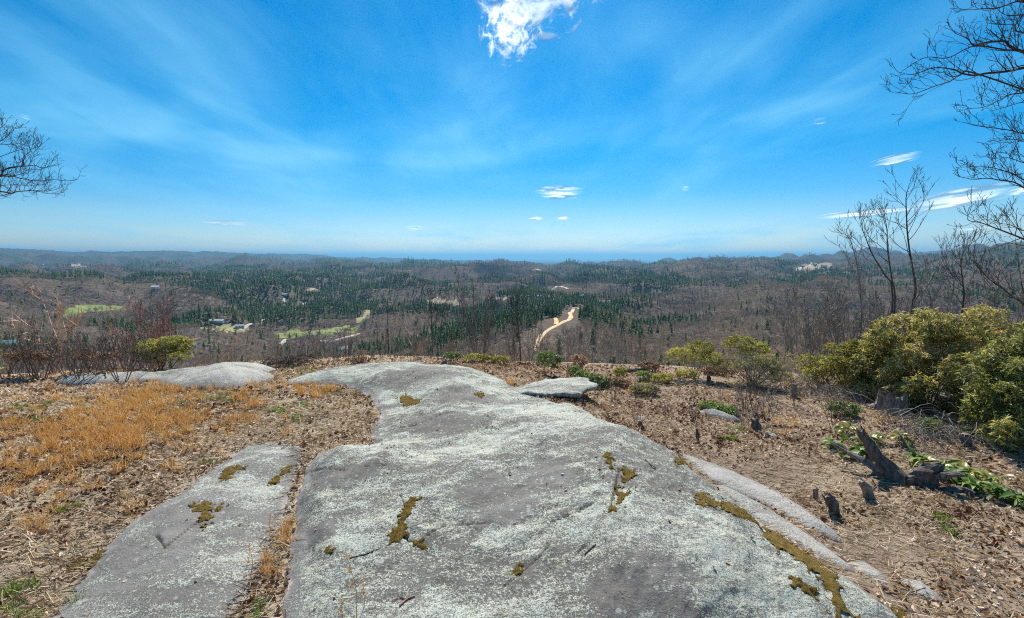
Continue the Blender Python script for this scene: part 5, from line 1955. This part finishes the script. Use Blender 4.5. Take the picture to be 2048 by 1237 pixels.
for k, (px, py, _y, rx, ry, lab) in enumerate([(1160, 722, 12.4, 22, 14, 'rusty dead leaved shrub right of the ball shaped bush'), (1300, 732, 12.0, 24, 10, 'rusty dead leaved shrub below the yellow leaved bush'),
        (1238, 765, 10.6, 26, 9, 'rusty leaf clump right of the glossy bush'), (715, 722, 13.4, 18, 8, 'brown leafed brush by the low rock on the rim'), (900, 738, 12.3, 60, 7, 'brown leaf bank behind the dome top'), (1140, 765, 10.6, 12, 8, 'red brown leafed twigs on the overhanging rock plate rim'),
        (1440, 742, 11.8, 40, 9, 'brown leafed brush before the wide grey green bush'), (60, 712, 14.2, 50, 10, 'brown leafed brush at the left edge of the thicket'), (190, 712, 14.6, 50, 9, 'brown leafed brush left of the pale mound')]):
    Y = at(px, py + ry, near=True)[1]
    bush('dead_leaf_shrub', [(px, py, Y, rx, ry, .35)], lab, 'shrub', 'shrubs holding dead brown leaves', M_RUST, int(60 + rx * 5), .075, .3, 4, 130 + k, 4, M_BARK, .006, .1, .2, 3)


# ---- tangles of dead grey brush
def brush_pile(px0, px1, py0, py1, n, L, mat, label, seed, arc=.4):
    g = np.random.RandomState(seed)
    mb = MB()
    pts = []
    for k in range(n):
        p = at(g.uniform(px0, px1), g.uniform(py0, py1), near=True)
        yaw = g.uniform(0, 6.28)
        l = L * g.uniform(.5, 1.3)
        h = g.uniform(.02, .35) * L
        d = np.array([math.cos(yaw), math.sin(yaw), 0]) * l
        a, c = p - d / 2, p + d / 2
        a[2] += h * g.uniform(-.2, 1)
        c[2] += h * g.uniform(-.2, 1)
        m = p + np.array([0, 0, h + arc * l * g.uniform(0, .6)]) + g.normal(0, .05 * l, 3)
        add_tube(mb, spline([a, m, c], 7), np.linspace(.008, .003, 7) * g.uniform(.6, 1.3), 3, g.rand())
        pts.append(p)
    c = np.mean(pts, axis=0)
    o = mb.build('brush_pile', mat, loc=c)
    tag(o, label, 'brush', 'tangles of dead brush')


brush_pile(1640, 1790, 775, 812, 240, .75, M_BARKG, 'pale grey tangle of dead twigs left of the hollow stump', 1)
brush_pile(1800, 2040, 845, 900, 220, .8, M_BARKG, 'grey tangle of dead twigs under the right bushes', 2)
brush_pile(530, 620, 718, 738, 160, .8, M_BARK, 'dark brush heap on the rim behind the pale mound', 3)
brush_pile(1560, 1660, 760, 795, 120, .7, M_BARKG, 'loose grey twigs around the post stub', 4)

# ------------------------------------------------------------------ stumps, roots, logs, sticks
M_WOOD = m_bark('weathered_wood', (0.10, 0.085, 0.075), (0.34, 0.30, 0.27), 30)
M_WOODD = m_bark('dark_rotten_wood', (0.052, 0.045, 0.040), (0.21, 0.178, 0.155), 24)
M_HEART = m_bark('pale_heartwood', (0.30, 0.21, 0.13), (0.52, 0.42, 0.30), 30)


def rough_tube(mb, P, rad, sides, g, amp, jag=0.0, cap=True):
    """gnarled tube: noisy section, optional jagged end, closed end"""
    P = np.asarray(P, float)
    n = len(P)
    V, Q = tube_arrays(P, 1.0, sides)
    V = V.reshape(n, sides, 3)
    off = V - P[:, None, :]
    k = np.asarray(rad)[:, None] * (1 + amp * (fbm(np.arange(n)[:, None] * .32 + 1.1 * np.cos(np.arange(sides) / sides * 6.283)[None, :], np.arange(n)[:, None] * .1 + 1.1 * np.sin(np.arange(sides) / sides * 6.283)[None, :], 1.0, 4, .7, g.randint(900)) * 2))
    V = P[:, None, :] + off * k[:, :, None]
    if jag:
        ax = unit(P[-1] - P[-2])
        V[-1] += ax[None, :] * (g.uniform(-jag, jag, sides))[:, None]
    V = V.reshape(-1, 3)
    tr = []
    if cap:
        V = np.vstack([V, P[-1] - unit(P[-1] - P[-2]) * jag * .6, P[0]])
        e = (n - 1) * sides
        tr = [(e + j, e + (j + 1) % sides, len(V) - 2) for j in range(sides)] + [((j + 1) % sides, j, len(V) - 1) for j in range(sides)]
    mb.add(V, tris=tr, quads=Q)


def hollow_stump():
    g = np.random.RandomState(3)
    p = at(1780, 826)
    t = thing('stump', p, 'big grey hollow tree stump with a jagged rim in front of the largest olive bush', 'stump')
    s = 36
    th = np.arange(s) / s * 6.283
    top = .44 * (1 + .30 * fbm(np.cos(th) * 2, np.sin(th) * 2, 1.0, 3, .6, 31)) + .03 * g.normal(0, 1, s)
    flut = 1 + .10 * np.sin(th * 7 + .5) + .06 * np.sin(th * 13)
    prof = [(.40, -.1, 0), (.33, .05, 0), (.285, .2, 0), (.265, .6, 1), (.255, 1.0, 1), (.20, .98, 1), (.17, .5, 1), (.15, .25, 1)]
    V = []
    for r, h, rel in prof:
        z = top * h if rel else np.full(s, h)
        V.append(np.c_[np.cos(th) * r * flut, np.sin(th) * r * flut, z])
    V = np.concatenate(V)
    i = np.arange(s)
    Q = np.concatenate([np.stack([k * s + i, k * s + (i + 1) % s, (k + 1) * s + (i + 1) % s, (k + 1) * s + i], -1) for k in range(len(prof) - 1)])
    mb = MB()
    mb.add(V, quads=Q)
    mb.build('bole', M_WOOD, t)
    for k, (a, l) in enumerate(((-2.4, .45), (-.9, .4), (2.6, .5))):
        rb = MB()
        d = np.array([math.cos(a), math.sin(a), 0])
        rough_tube(rb, spline([d * .2 + np.array([0, 0, .16]), d * .36 + np.array([0, 0, .05]), d * (.3 + l * .6) + np.array([0, 0, -.06])], 8), np.linspace(.10, .04, 8), 8, g, .2)
        rb.build('root', M_WOOD, t)


hollow_stump()


def driftwood_root():
    g = np.random.RandomState(9)
    Y = None
    b = at(1775, 960)
    t = thing('uprooted_stump', b, 'weathered dark uprooted stump with one upright prong among the glossy leaves at the right', 'stump')
    s = np.hypot(b[0], b[1]) and np.linalg.norm(b - np.array([0, 0, CZ]))
    right = unit(np.array([b[1], -b[0], 0]))
    fwd = unit(np.array([b[0], b[1], 0]))
    up = np.array([0, 0, 1.0])
    u = s / FPX * .93                                # metres to a photo pixel at that distance

    def q(dx, dy, df=0.0):
        return right * dx * u + up * dy * u + fwd * df

    m = MB()
    rough_tube(m, spline([q(22, -6), q(8, 12), q(-12, 34), q(-28, 56), q(-40, 76)], 12), np.array([.17, .15, .125, .105, .09, .08, .074, .07, .066, .06, .056, .05]), 16, g, .55, .05)
    m.build('prong', M_WOODD, t)
    m = MB()
    rough_tube(m, spline([q(10, 4, .02), q(-20, 16, .03), q(-46, 26, .05), q(-78, 40, .05)], 9), np.linspace(.085, .035, 9), 12, g, .45, .03)
    m.build('root', M_WOOD, t)
    m = MB()
    rough_tube(m, spline([q(-20, 6), q(12, -6), q(45, -12), q(80, -22), q(112, -34)], 12), np.array([.06, .10, .13, .15, .15, .14, .13, .115, .10, .08, .055, .02]), 16, g, .6)
    m.build('root_mass', M_WOODD, t)
    m = MB()
    rough_tube(m, spline([q(25, 0, .1), q(46, 22, .1), q(62, 40, .12)], 7), np.array([.10, .13, .14, .14, .12, .09, .04]), 14, g, .7, .05)
    m.build('burl', M_WOODD, t)
    for dx, dy, ex, ey in ((60, 20, 88, 34), (70, 4, 100, 10), (20, -10, 30, -34)):
        m = MB()
        rough_tube(m, spline([q(dx, dy), q((dx + ex) / 2, (dy + ey) / 2 + 4), q(ex, ey)], 6), np.linspace(.07, .025, 6), 8, g, .3)
        m.build('root', M_WOODD, t)


driftwood_root()


def stub(px, py, topx, topy, r, label, mat=M_WOODD, jag=.03, seed=0, name='stub', amp=.2, sprig=0):
    g = np.random.RandomState(700 + seed)
    b = at(px, py, near=True)
    e = at_depth(topx, topy, b[1] - .02)
    t = thing(name, b, label, 'stump')
    m = MB()
    rough_tube(m, spline([np.array([0, 0, -.06]), (e - b) * .5 + g.normal(0, r * .2, 3), e - b], 8), np.linspace(r * 1.25, r * .85, 8), 10, g, amp, jag)
    m.build('bole', mat, t)
    c = MB()
    pe = e - b
    a = np.arange(8) / 8 * 6.283
    rr = r * .55 * (1 + .2 * g.normal(0, 1, 8))
    ring = np.c_[np.cos(a) * rr, np.sin(a) * rr, np.full(8, -jag * .2)] + pe
    c.add(np.vstack([ring, pe + np.array([[0, 0, jag * .5]])]), tris=[(k, (k + 1) % 8, 8) for k in range(8)])
    c.build('broken_top', M_HEART, t)
    for k in range(sprig):
        w = MB()
        p0 = (e - b) * g.uniform(.2, .9)
        d = unit(np.array([g.normal(0, .6), g.normal(0, .4), 1]))
        add_tube(w, spline([p0, p0 + d * .12 + g.normal(0, .02, 3), p0 + d * .3 + g.normal(0, .05, 3)], 6), np.linspace(.006, .002, 6), 4)
        w.build('sprig', M_BARK, t)


stub(1742, 997, 1722, 962, .055, 'small leaning cut stub with a pale top below the uprooted stump', M_WOOD, .02, 1)
stub(1672, 1030, 1655, 994, .060, 'dark bark frayed stub left of the leaning cut stub', M_WOODD, .04, 2, amp=.4)
stub(1631, 998, 1632, 978, .030, 'thin pale stub with a reddish broken side, leftmost of the three lower stubs', M_WOOD, .02, 3)
stub(1588, 795, 1589, 768, .060, 'square topped grey post like stub beside the loose twigs', M_WOOD, .015, 4, amp=.1)
stub(1512, 858, 1508, 838, .060, 'bark frayed dark stub with thin sprouts right of the elongated mossy rock', M_WOODD, .04, 5, amp=.5, sprig=4)
stub(1938, 890, 1930, 868, .085, 'round brown stub in front of the shaded brush at the right', M_WOODD, .02, 6)
stub(893, 744, 888, 722, .075, 'dark shredded stub on the leaf bank behind the dome top', M_WOODD, .06, 7, amp=.5, sprig=2)
stub(1419, 764, 1417, 752, .050, 'little charred stub on the slope under the brown brush', M_WOODD, .03, 8, amp=.3)
stub(1396, 883, 1394, 858, .025, 'thin dark stick like stub in the red leaves of the slope', M_WOODD, .03, 9, amp=.2, sprig=3)
stub(1290, 866, 1278, 846, .035, 'frayed little stub at the very edge of the dome', M_WOODD, .03, 10, amp=.4, sprig=3)
stub(1170, 813, 1163, 800, .030, 'tiny dark stub in the shade of the overhanging rock plate', M_WOODD, .02, 11, amp=.3, sprig=2)


def stick(pl, r, label, mat, group='sticks lying about the hilltop', fork=None, name='stick', lift=.0):
    """stick lying on the ground or rock along a pixel polyline"""
    P = [at(px, py, surf_h, True) + np.array([0, 0, r * .9 + lift * (k % 2)]) for k, (px, py) in enumerate(pl)]
    c = np.mean(P, axis=0)
    mb = MB()
    g = np.random.RandomState(len(label))
    rough_tube(mb, spline(P, 10), np.linspace(r, r * .5, 10), 6, g, .2)
    if fork:
        F = [at(px, py, surf_h, True) + np.array([0, 0, r * .8]) for px, py in fork]
        rough_tube(mb, spline(F, 7), np.linspace(r * .7, r * .3, 7), 6, g, .2)
    tag(mb.build(name, mat, loc=c), label, 'stick' if name == 'stick' else 'log', group)


stick([(800, 1213), (815, 1200), (830, 1196)], .010, 'curved red brown stick on the front of the dome', M_BARKR, fork=[(815, 1200), (800, 1199), (786, 1203)])
stick([(1518, 895), (1524, 885), (1529, 873)], .018, 'pale forked stick standing out on the mulch of the right slope', M_HEART, fork=[(1522, 889), (1510, 896), (1498, 900)])
stick([(1498, 872), (1504, 880), (1510, 886)], .014, 'short straight pale stick left of the forked one', M_HEART)
stick([(1688, 906), (1716, 922), (1738, 932)], .030, 'weathered grey branch running to the uprooted stump', M_WOOD)
stick([(1738, 950), (1748, 965), (1744, 985)], .012, 'bent grey stick by the leaning cut stub', M_WOOD, fork=[(1746, 980), (1756, 972), (1766, 970)])
stick([(1770, 1188), (1810, 1190), (1850, 1178)], .010, 'long thin twig near the white flat rock', M_BARKG)
stick([(1240, 715), (1262, 718), (1296, 722)], .10, 'dark fallen log on the rim right of the sand road foot', M_WOODD, 'fallen logs', name='log')
stick([(1266, 716), (1278, 711), (1290, 702)], .030, 'pale bare branch rising from the dark fallen log', M_WOOD, 'fallen logs', lift=.05)
stick([(1230, 777), (1255, 779), (1262, 778)], .030, 'grey fallen stick across the slope right of the glossy bush', M_WOOD)
stick([(1440, 776), (1475, 782), (1520, 788)], .022, 'thin grey log lying across the mulch below the wide grey green bush', M_WOOD)
stick([(700, 1120), (730, 1112), (760, 1098)], .006, 'fine dark twig on the dome above the dry stalks', M_BARKD)
stick([(1290, 920), (1300, 930), (1312, 938)], .008, 'dark twig on the dome crest', M_BARKD)
stick([(1170, 1110), (1182, 1100), (1192, 1090)], .006, 'small dark twig in the middle of the dome', M_BARKD)
stick([(20, 712), (60, 722), (110, 735)], .018, 'grey fallen branch in the leaves at the left edge', M_WOOD)
stick([(1840, 905), (1870, 910), (1900, 925)], .015, 'grey stick crossing the leaves under the right bushes', M_WOOD)
stick([(195, 750), (205, 746), (218, 748)], .045, 'short pale grey chunk of wood at the left rim', M_HEART, fork=[(212, 748), (213, 752), (213, 757)])


# ---- tall dry stalks standing on the dome and slab
def stalk(px, py, tx, ty, label, heads=3):
    b = at(px, py, surf_h, True)
    e = at_depth(tx, ty, b[1])
    g = np.random.RandomState(int(px))
    t = thing('dry_stalk', b, label, 'grass stalk', 'tall dry grass stalks on the rock')
    m = MB()
    add_tube(m, spline([np.array([0, 0, -.02]), (e - b) * .5 + g.normal(0, .015, 3), e - b], 8), np.linspace(.004, .0018, 8), 4)
    m.build('stem', M_SEDGE, t)
    h = MB()
    for k in range(heads):
        tt = .55 + .45 * k / max(heads - 1, 1)
        p = (e - b) * tt
        blade_batch(h, np.repeat(p[None], 12, 0), np.c_[g.normal(0, .5, 12), g.normal(0, .3, 12), np.abs(g.normal(.7, .3, 12))], g.uniform(.03, .09, 12), np.full(12, .0022), g.uniform(.1, .5, 12), g.rand(12), g)
    h.build('seed_head', M_SEDGE, t)


stalk(713, 1245, 694, 1118, 'tallest orange grass stalk at the bottom of the dome')
stalk(686, 1245, 684, 1208, 'short orange grass stalk left of the tallest one', 2)
stalk(999 - 271, 1215, 727, 1170, 'small pale stalk right of the tallest one', 2)
stalk(498, 1165, 498, 1095, 'thin brown stalk at the right margin of the dark slab', 3)
stalk(545, 1070, 541, 1030, 'thin stalk in the grassy crack', 2)

# ------------------------------------------------------------------ broad leaved plants under the bushes at the right: every leaf a part
LEAF_ME = []
for k in range(3):
    g = np.random.RandomState(60 + k)
    mb = MB()
    n = 7
    V, T = [], []
    for i in range(n):
        t = i / (n - 1)
        w = .17 * math.sin(math.pi * min(1, .08 + .92 * t) ** .8) if 0 < i < n - 1 else .01
        x = t
        z = .10 * math.sin(t * 2.2) - .28 * t * t * (1 + .3 * k)
        V += [(x, -w, z + w * .35), (x, 0, z), (x, w, z + w * .35)]
    Q = []
    for i in range(n - 1):
        for j in range(2):
            Q.append((i * 3 + j, i * 3 + j + 1, (i + 1) * 3 + j + 1, (i + 1) * 3 + j))
    mb.add(V, quads=Q, rnd=.25 + .25 * k)
    LEAF_ME.append(mb)
M_GLOSS = m_leafy('glossy_leaves', [(0, (0.040, 0.085, 0.018)), (.5, (0.10, 0.19, 0.035)), (1, (0.27, 0.34, 0.07))], .35, .5, .35)
M_GLOSSY = m_leafy('yellowing_glossy_leaves', [(0, (0.10, 0.14, 0.03)), (.5, (0.24, 0.27, 0.06)), (1, (0.42, 0.40, 0.09))], .3, .35, .5)
LM = [m.mesh('leaf', M_GLOSS, True) for m in LEAF_ME]
LMY = [m.mesh('leaf', M_GLOSSY, True) for m in LEAF_ME]


def leafy_plant(px, py, label, seed, n=15, L=.15, meshes=LM):
    g = np.random.RandomState(seed)
    b = at(px, py + 8, near=True)
    t = thing('leafy_plant', b, label, 'plant', 'broad leaved plants in the leaf litter at the right')
    sm = MB()
    tops = []
    for k in range(3):
        a = g.uniform(0, 6.28)
        e = np.array([math.cos(a) * .09, math.sin(a) * .09, g.uniform(.06, .16)])
        add_tube(sm, spline([np.array([0, 0, -.04]), e * .5, e], 5), np.linspace(.006, .003, 5), 4)
        tops.append(e)
    sm.build('stem', M_BARK, t)
    for k in range(n):
        e = tops[k % 3]
        o = bpy.data.objects.new('leaf', meshes[g.randint(3)])
        o.parent = t
        o.location = e + g.normal(0, .02, 3)
        o.rotation_euler = (g.normal(0, .3), g.uniform(-.75, .25), 6.28 * k / n * 2.3 + g.normal(0, .3))
        s = L * g.uniform(.6, 1.2)
        o.scale = (s, s, s)
        C.objects.link(o)


PLANTS = [(1668, 893, 'bushy broad leaved plant left of the prong of the uprooted stump', LM), (1704, 908, 'broad leaved plant touching the weathered grey branch', LM), (1690, 862, 'yellowing broad leaved plant, farthest up the slope', LMY),
          (1722, 884, 'yellow green plant directly behind the prong', LMY), (1735, 908, 'small plant at the left root of the uprooted stump', LM), (1758, 882, 'plant right behind the prong tip', LMY), (1836, 928, 'plant just right of the uprooted stump burl', LM), (1862, 938, 'second plant right of the burl', LMY),
          (1884, 948, 'third plant from the burl in the glossy row', LM), (1905, 958, 'fourth plant from the burl in the glossy row', LM), (1928, 955, 'back row plant above the middle of the glossy row', LMY), (1936, 972, 'fifth plant from the burl in the glossy row', LM),
          (1960, 980, 'sixth plant from the burl in the glossy row', LM), (1978, 966, 'back row plant near the right end of the glossy row', LMY), (1990, 990, 'seventh plant from the burl in the glossy row', LM), (2016, 1000, 'plant next to last at the right edge of the glossy row', LM), (2040, 1010, 'last plant of the glossy row, cut by the right edge', LM),
          (1905, 932, 'lone small plant above the glossy row', LMY), (1790, 880, 'small plant up the slope right of the prong', LMY)]
for k, (px, py, lab, me) in enumerate(PLANTS):
    leafy_plant(px, py, lab, 800 + k, 22, .21, me)

# ------------------------------------------------------------------ houses far down in the valley
M_WALL = m_field('white_siding', (0.42, 0.41, 0.39), (0.56, 0.55, 0.53))
M_ROOFS = [m_field('grey_metal_roof', (0.34, 0.35, 0.37), (0.44, 0.45, 0.47)), m_field('dark_shingle_roof', (0.10, 0.10, 0.11), (0.16, 0.15, 0.15)), m_field('teal_metal_roof', (0.14, 0.34, 0.32), (0.18, 0.40, 0.38)), m_field('pale_metal_roof', (0.48, 0.50, 0.52), (0.6, 0.62, 0.64))]
M_PANE = m_field('window_glass', (0.03, 0.035, 0.04), (0.05, 0.055, 0.06))


def house(px, py, w, d, h, rot_, label, roof=0):
    p = at(px, py, far=True)
    t = thing('house', p, label, 'house', 'houses scattered through the valley')
    t.rotation_euler = (0, 0, rot_)
    m = MB()
    V = [(-w, -d, -2), (w, -d, -2), (w, d, -2), (-w, d, -2), (-w, -d, h), (w, -d, h), (w, d, h), (-w, d, h), (-w, 0, h + d * .6), (w, 0, h + d * .6)]
    m.add(V, tris=[(4, 8, 7), (5, 6, 9)], quads=[(0, 1, 5, 4), (1, 2, 6, 5), (2, 3, 7, 6), (3, 0, 4, 7)])
    m.build('wall', M_WALL, t)
    r = MB()
    e = .5
    for s in (-1, 1):
        a = np.array([[-w - e, s * (d + e), h - .25], [w + e, s * (d + e), h - .25], [w + e, 0, h + d * .6 + .15], [-w - e, 0, h + d * .6 + .15]])
        b = a - np.array([0, 0, .2])
        r.add(np.vstack([a, b]), quads=[(0, 1, 2, 3), (7, 6, 5, 4), (0, 4, 5, 1), (1, 5, 6, 2), (3, 2, 6, 7), (0, 3, 7, 4)])
    ro = r.build('roof', M_ROOFS[roof], t)
    c = MB()
    x0, y0, z0 = w * .4, d * .3, h + d * .3
    c.add([(x0 + i * .4, y0 + j * .4, z0 + k * 2.4) for i in (0, 1) for j in (0, 1) for k in (0, 1)], quads=[(0, 2, 3, 1), (4, 5, 7, 6), (0, 1, 5, 4), (2, 6, 7, 3), (1, 3, 7, 5)])
    c.build('chimney', M_ROOFS[1], ro)
    for k in range(3):
        f = MB()
        x = -w * .65 + k * w * .65
        f.add([(x - .6, -d - .03, h * .35), (x + .6, -d - .03, h * .35), (x + .6, -d - .03, h * .75), (x - .6, -d - .03, h * .75)], quads=[(0, 1, 2, 3)])
        f.build('window', M_PANE, t)


for px, py, w, d, h, ro, lab, rf in ((434, 645, 14, 5, 3.5, .1, 'long white roofed barn by the pale field left of the valley road', 3), (690, 702, 9, 6, 4, .2, 'white building half hidden by the bare shrubs just below the rim', 3), (740, 603, 9, 5, 4, .0, 'white house with grey roof beside the pine patch', 0),
                                     (680, 622, 8, 5, 4, .5, 'white cottage in the trees right of the valley road', 1), (20, 692, 10, 6, 4, .3, 'building with a teal roof at the left edge below the thicket', 2), (866, 597, 10, 6, 5, .2, 'house on the sandy clearing beyond the rim trunks', 1),
                                     (384, 694, 9, 5, 4, .1, 'low house with a teal roof behind the rounded green bush', 2), (480, 656, 8, 5, 4, .4, 'grey roofed house at the end of the pale field', 0), (1163, 596, 9, 6, 5, .3, 'house on the bare knoll beyond the sand road', 3),
                                     (1605, 534, 12, 8, 7, .2, 'left house on the bare hilltop clearing at the right', 3), (1630, 531, 12, 8, 7, .5, 'right house on the bare hilltop clearing at the right', 0), (1648, 534, 14, 8, 7, .1, 'long house at the right end of the hilltop clearing', 3),
                                     (312, 578, 12, 7, 5, .1, 'white house alone in the far left woods', 3), (85, 532, 22, 10, 6, .1, 'pale farm building left of the far field at the left', 3), (570, 592, 8, 5, 4, .3, 'house on the orange track above the valley road', 0), (610, 612, 10, 6, 4, .1, 'white shed at the bend of the valley road', 3), (1078, 596, 8, 5, 4, .1, 'house on the small clearing in front of the sand road end', 3)):
    house(px, py, w, d, h, ro, lab, rf)
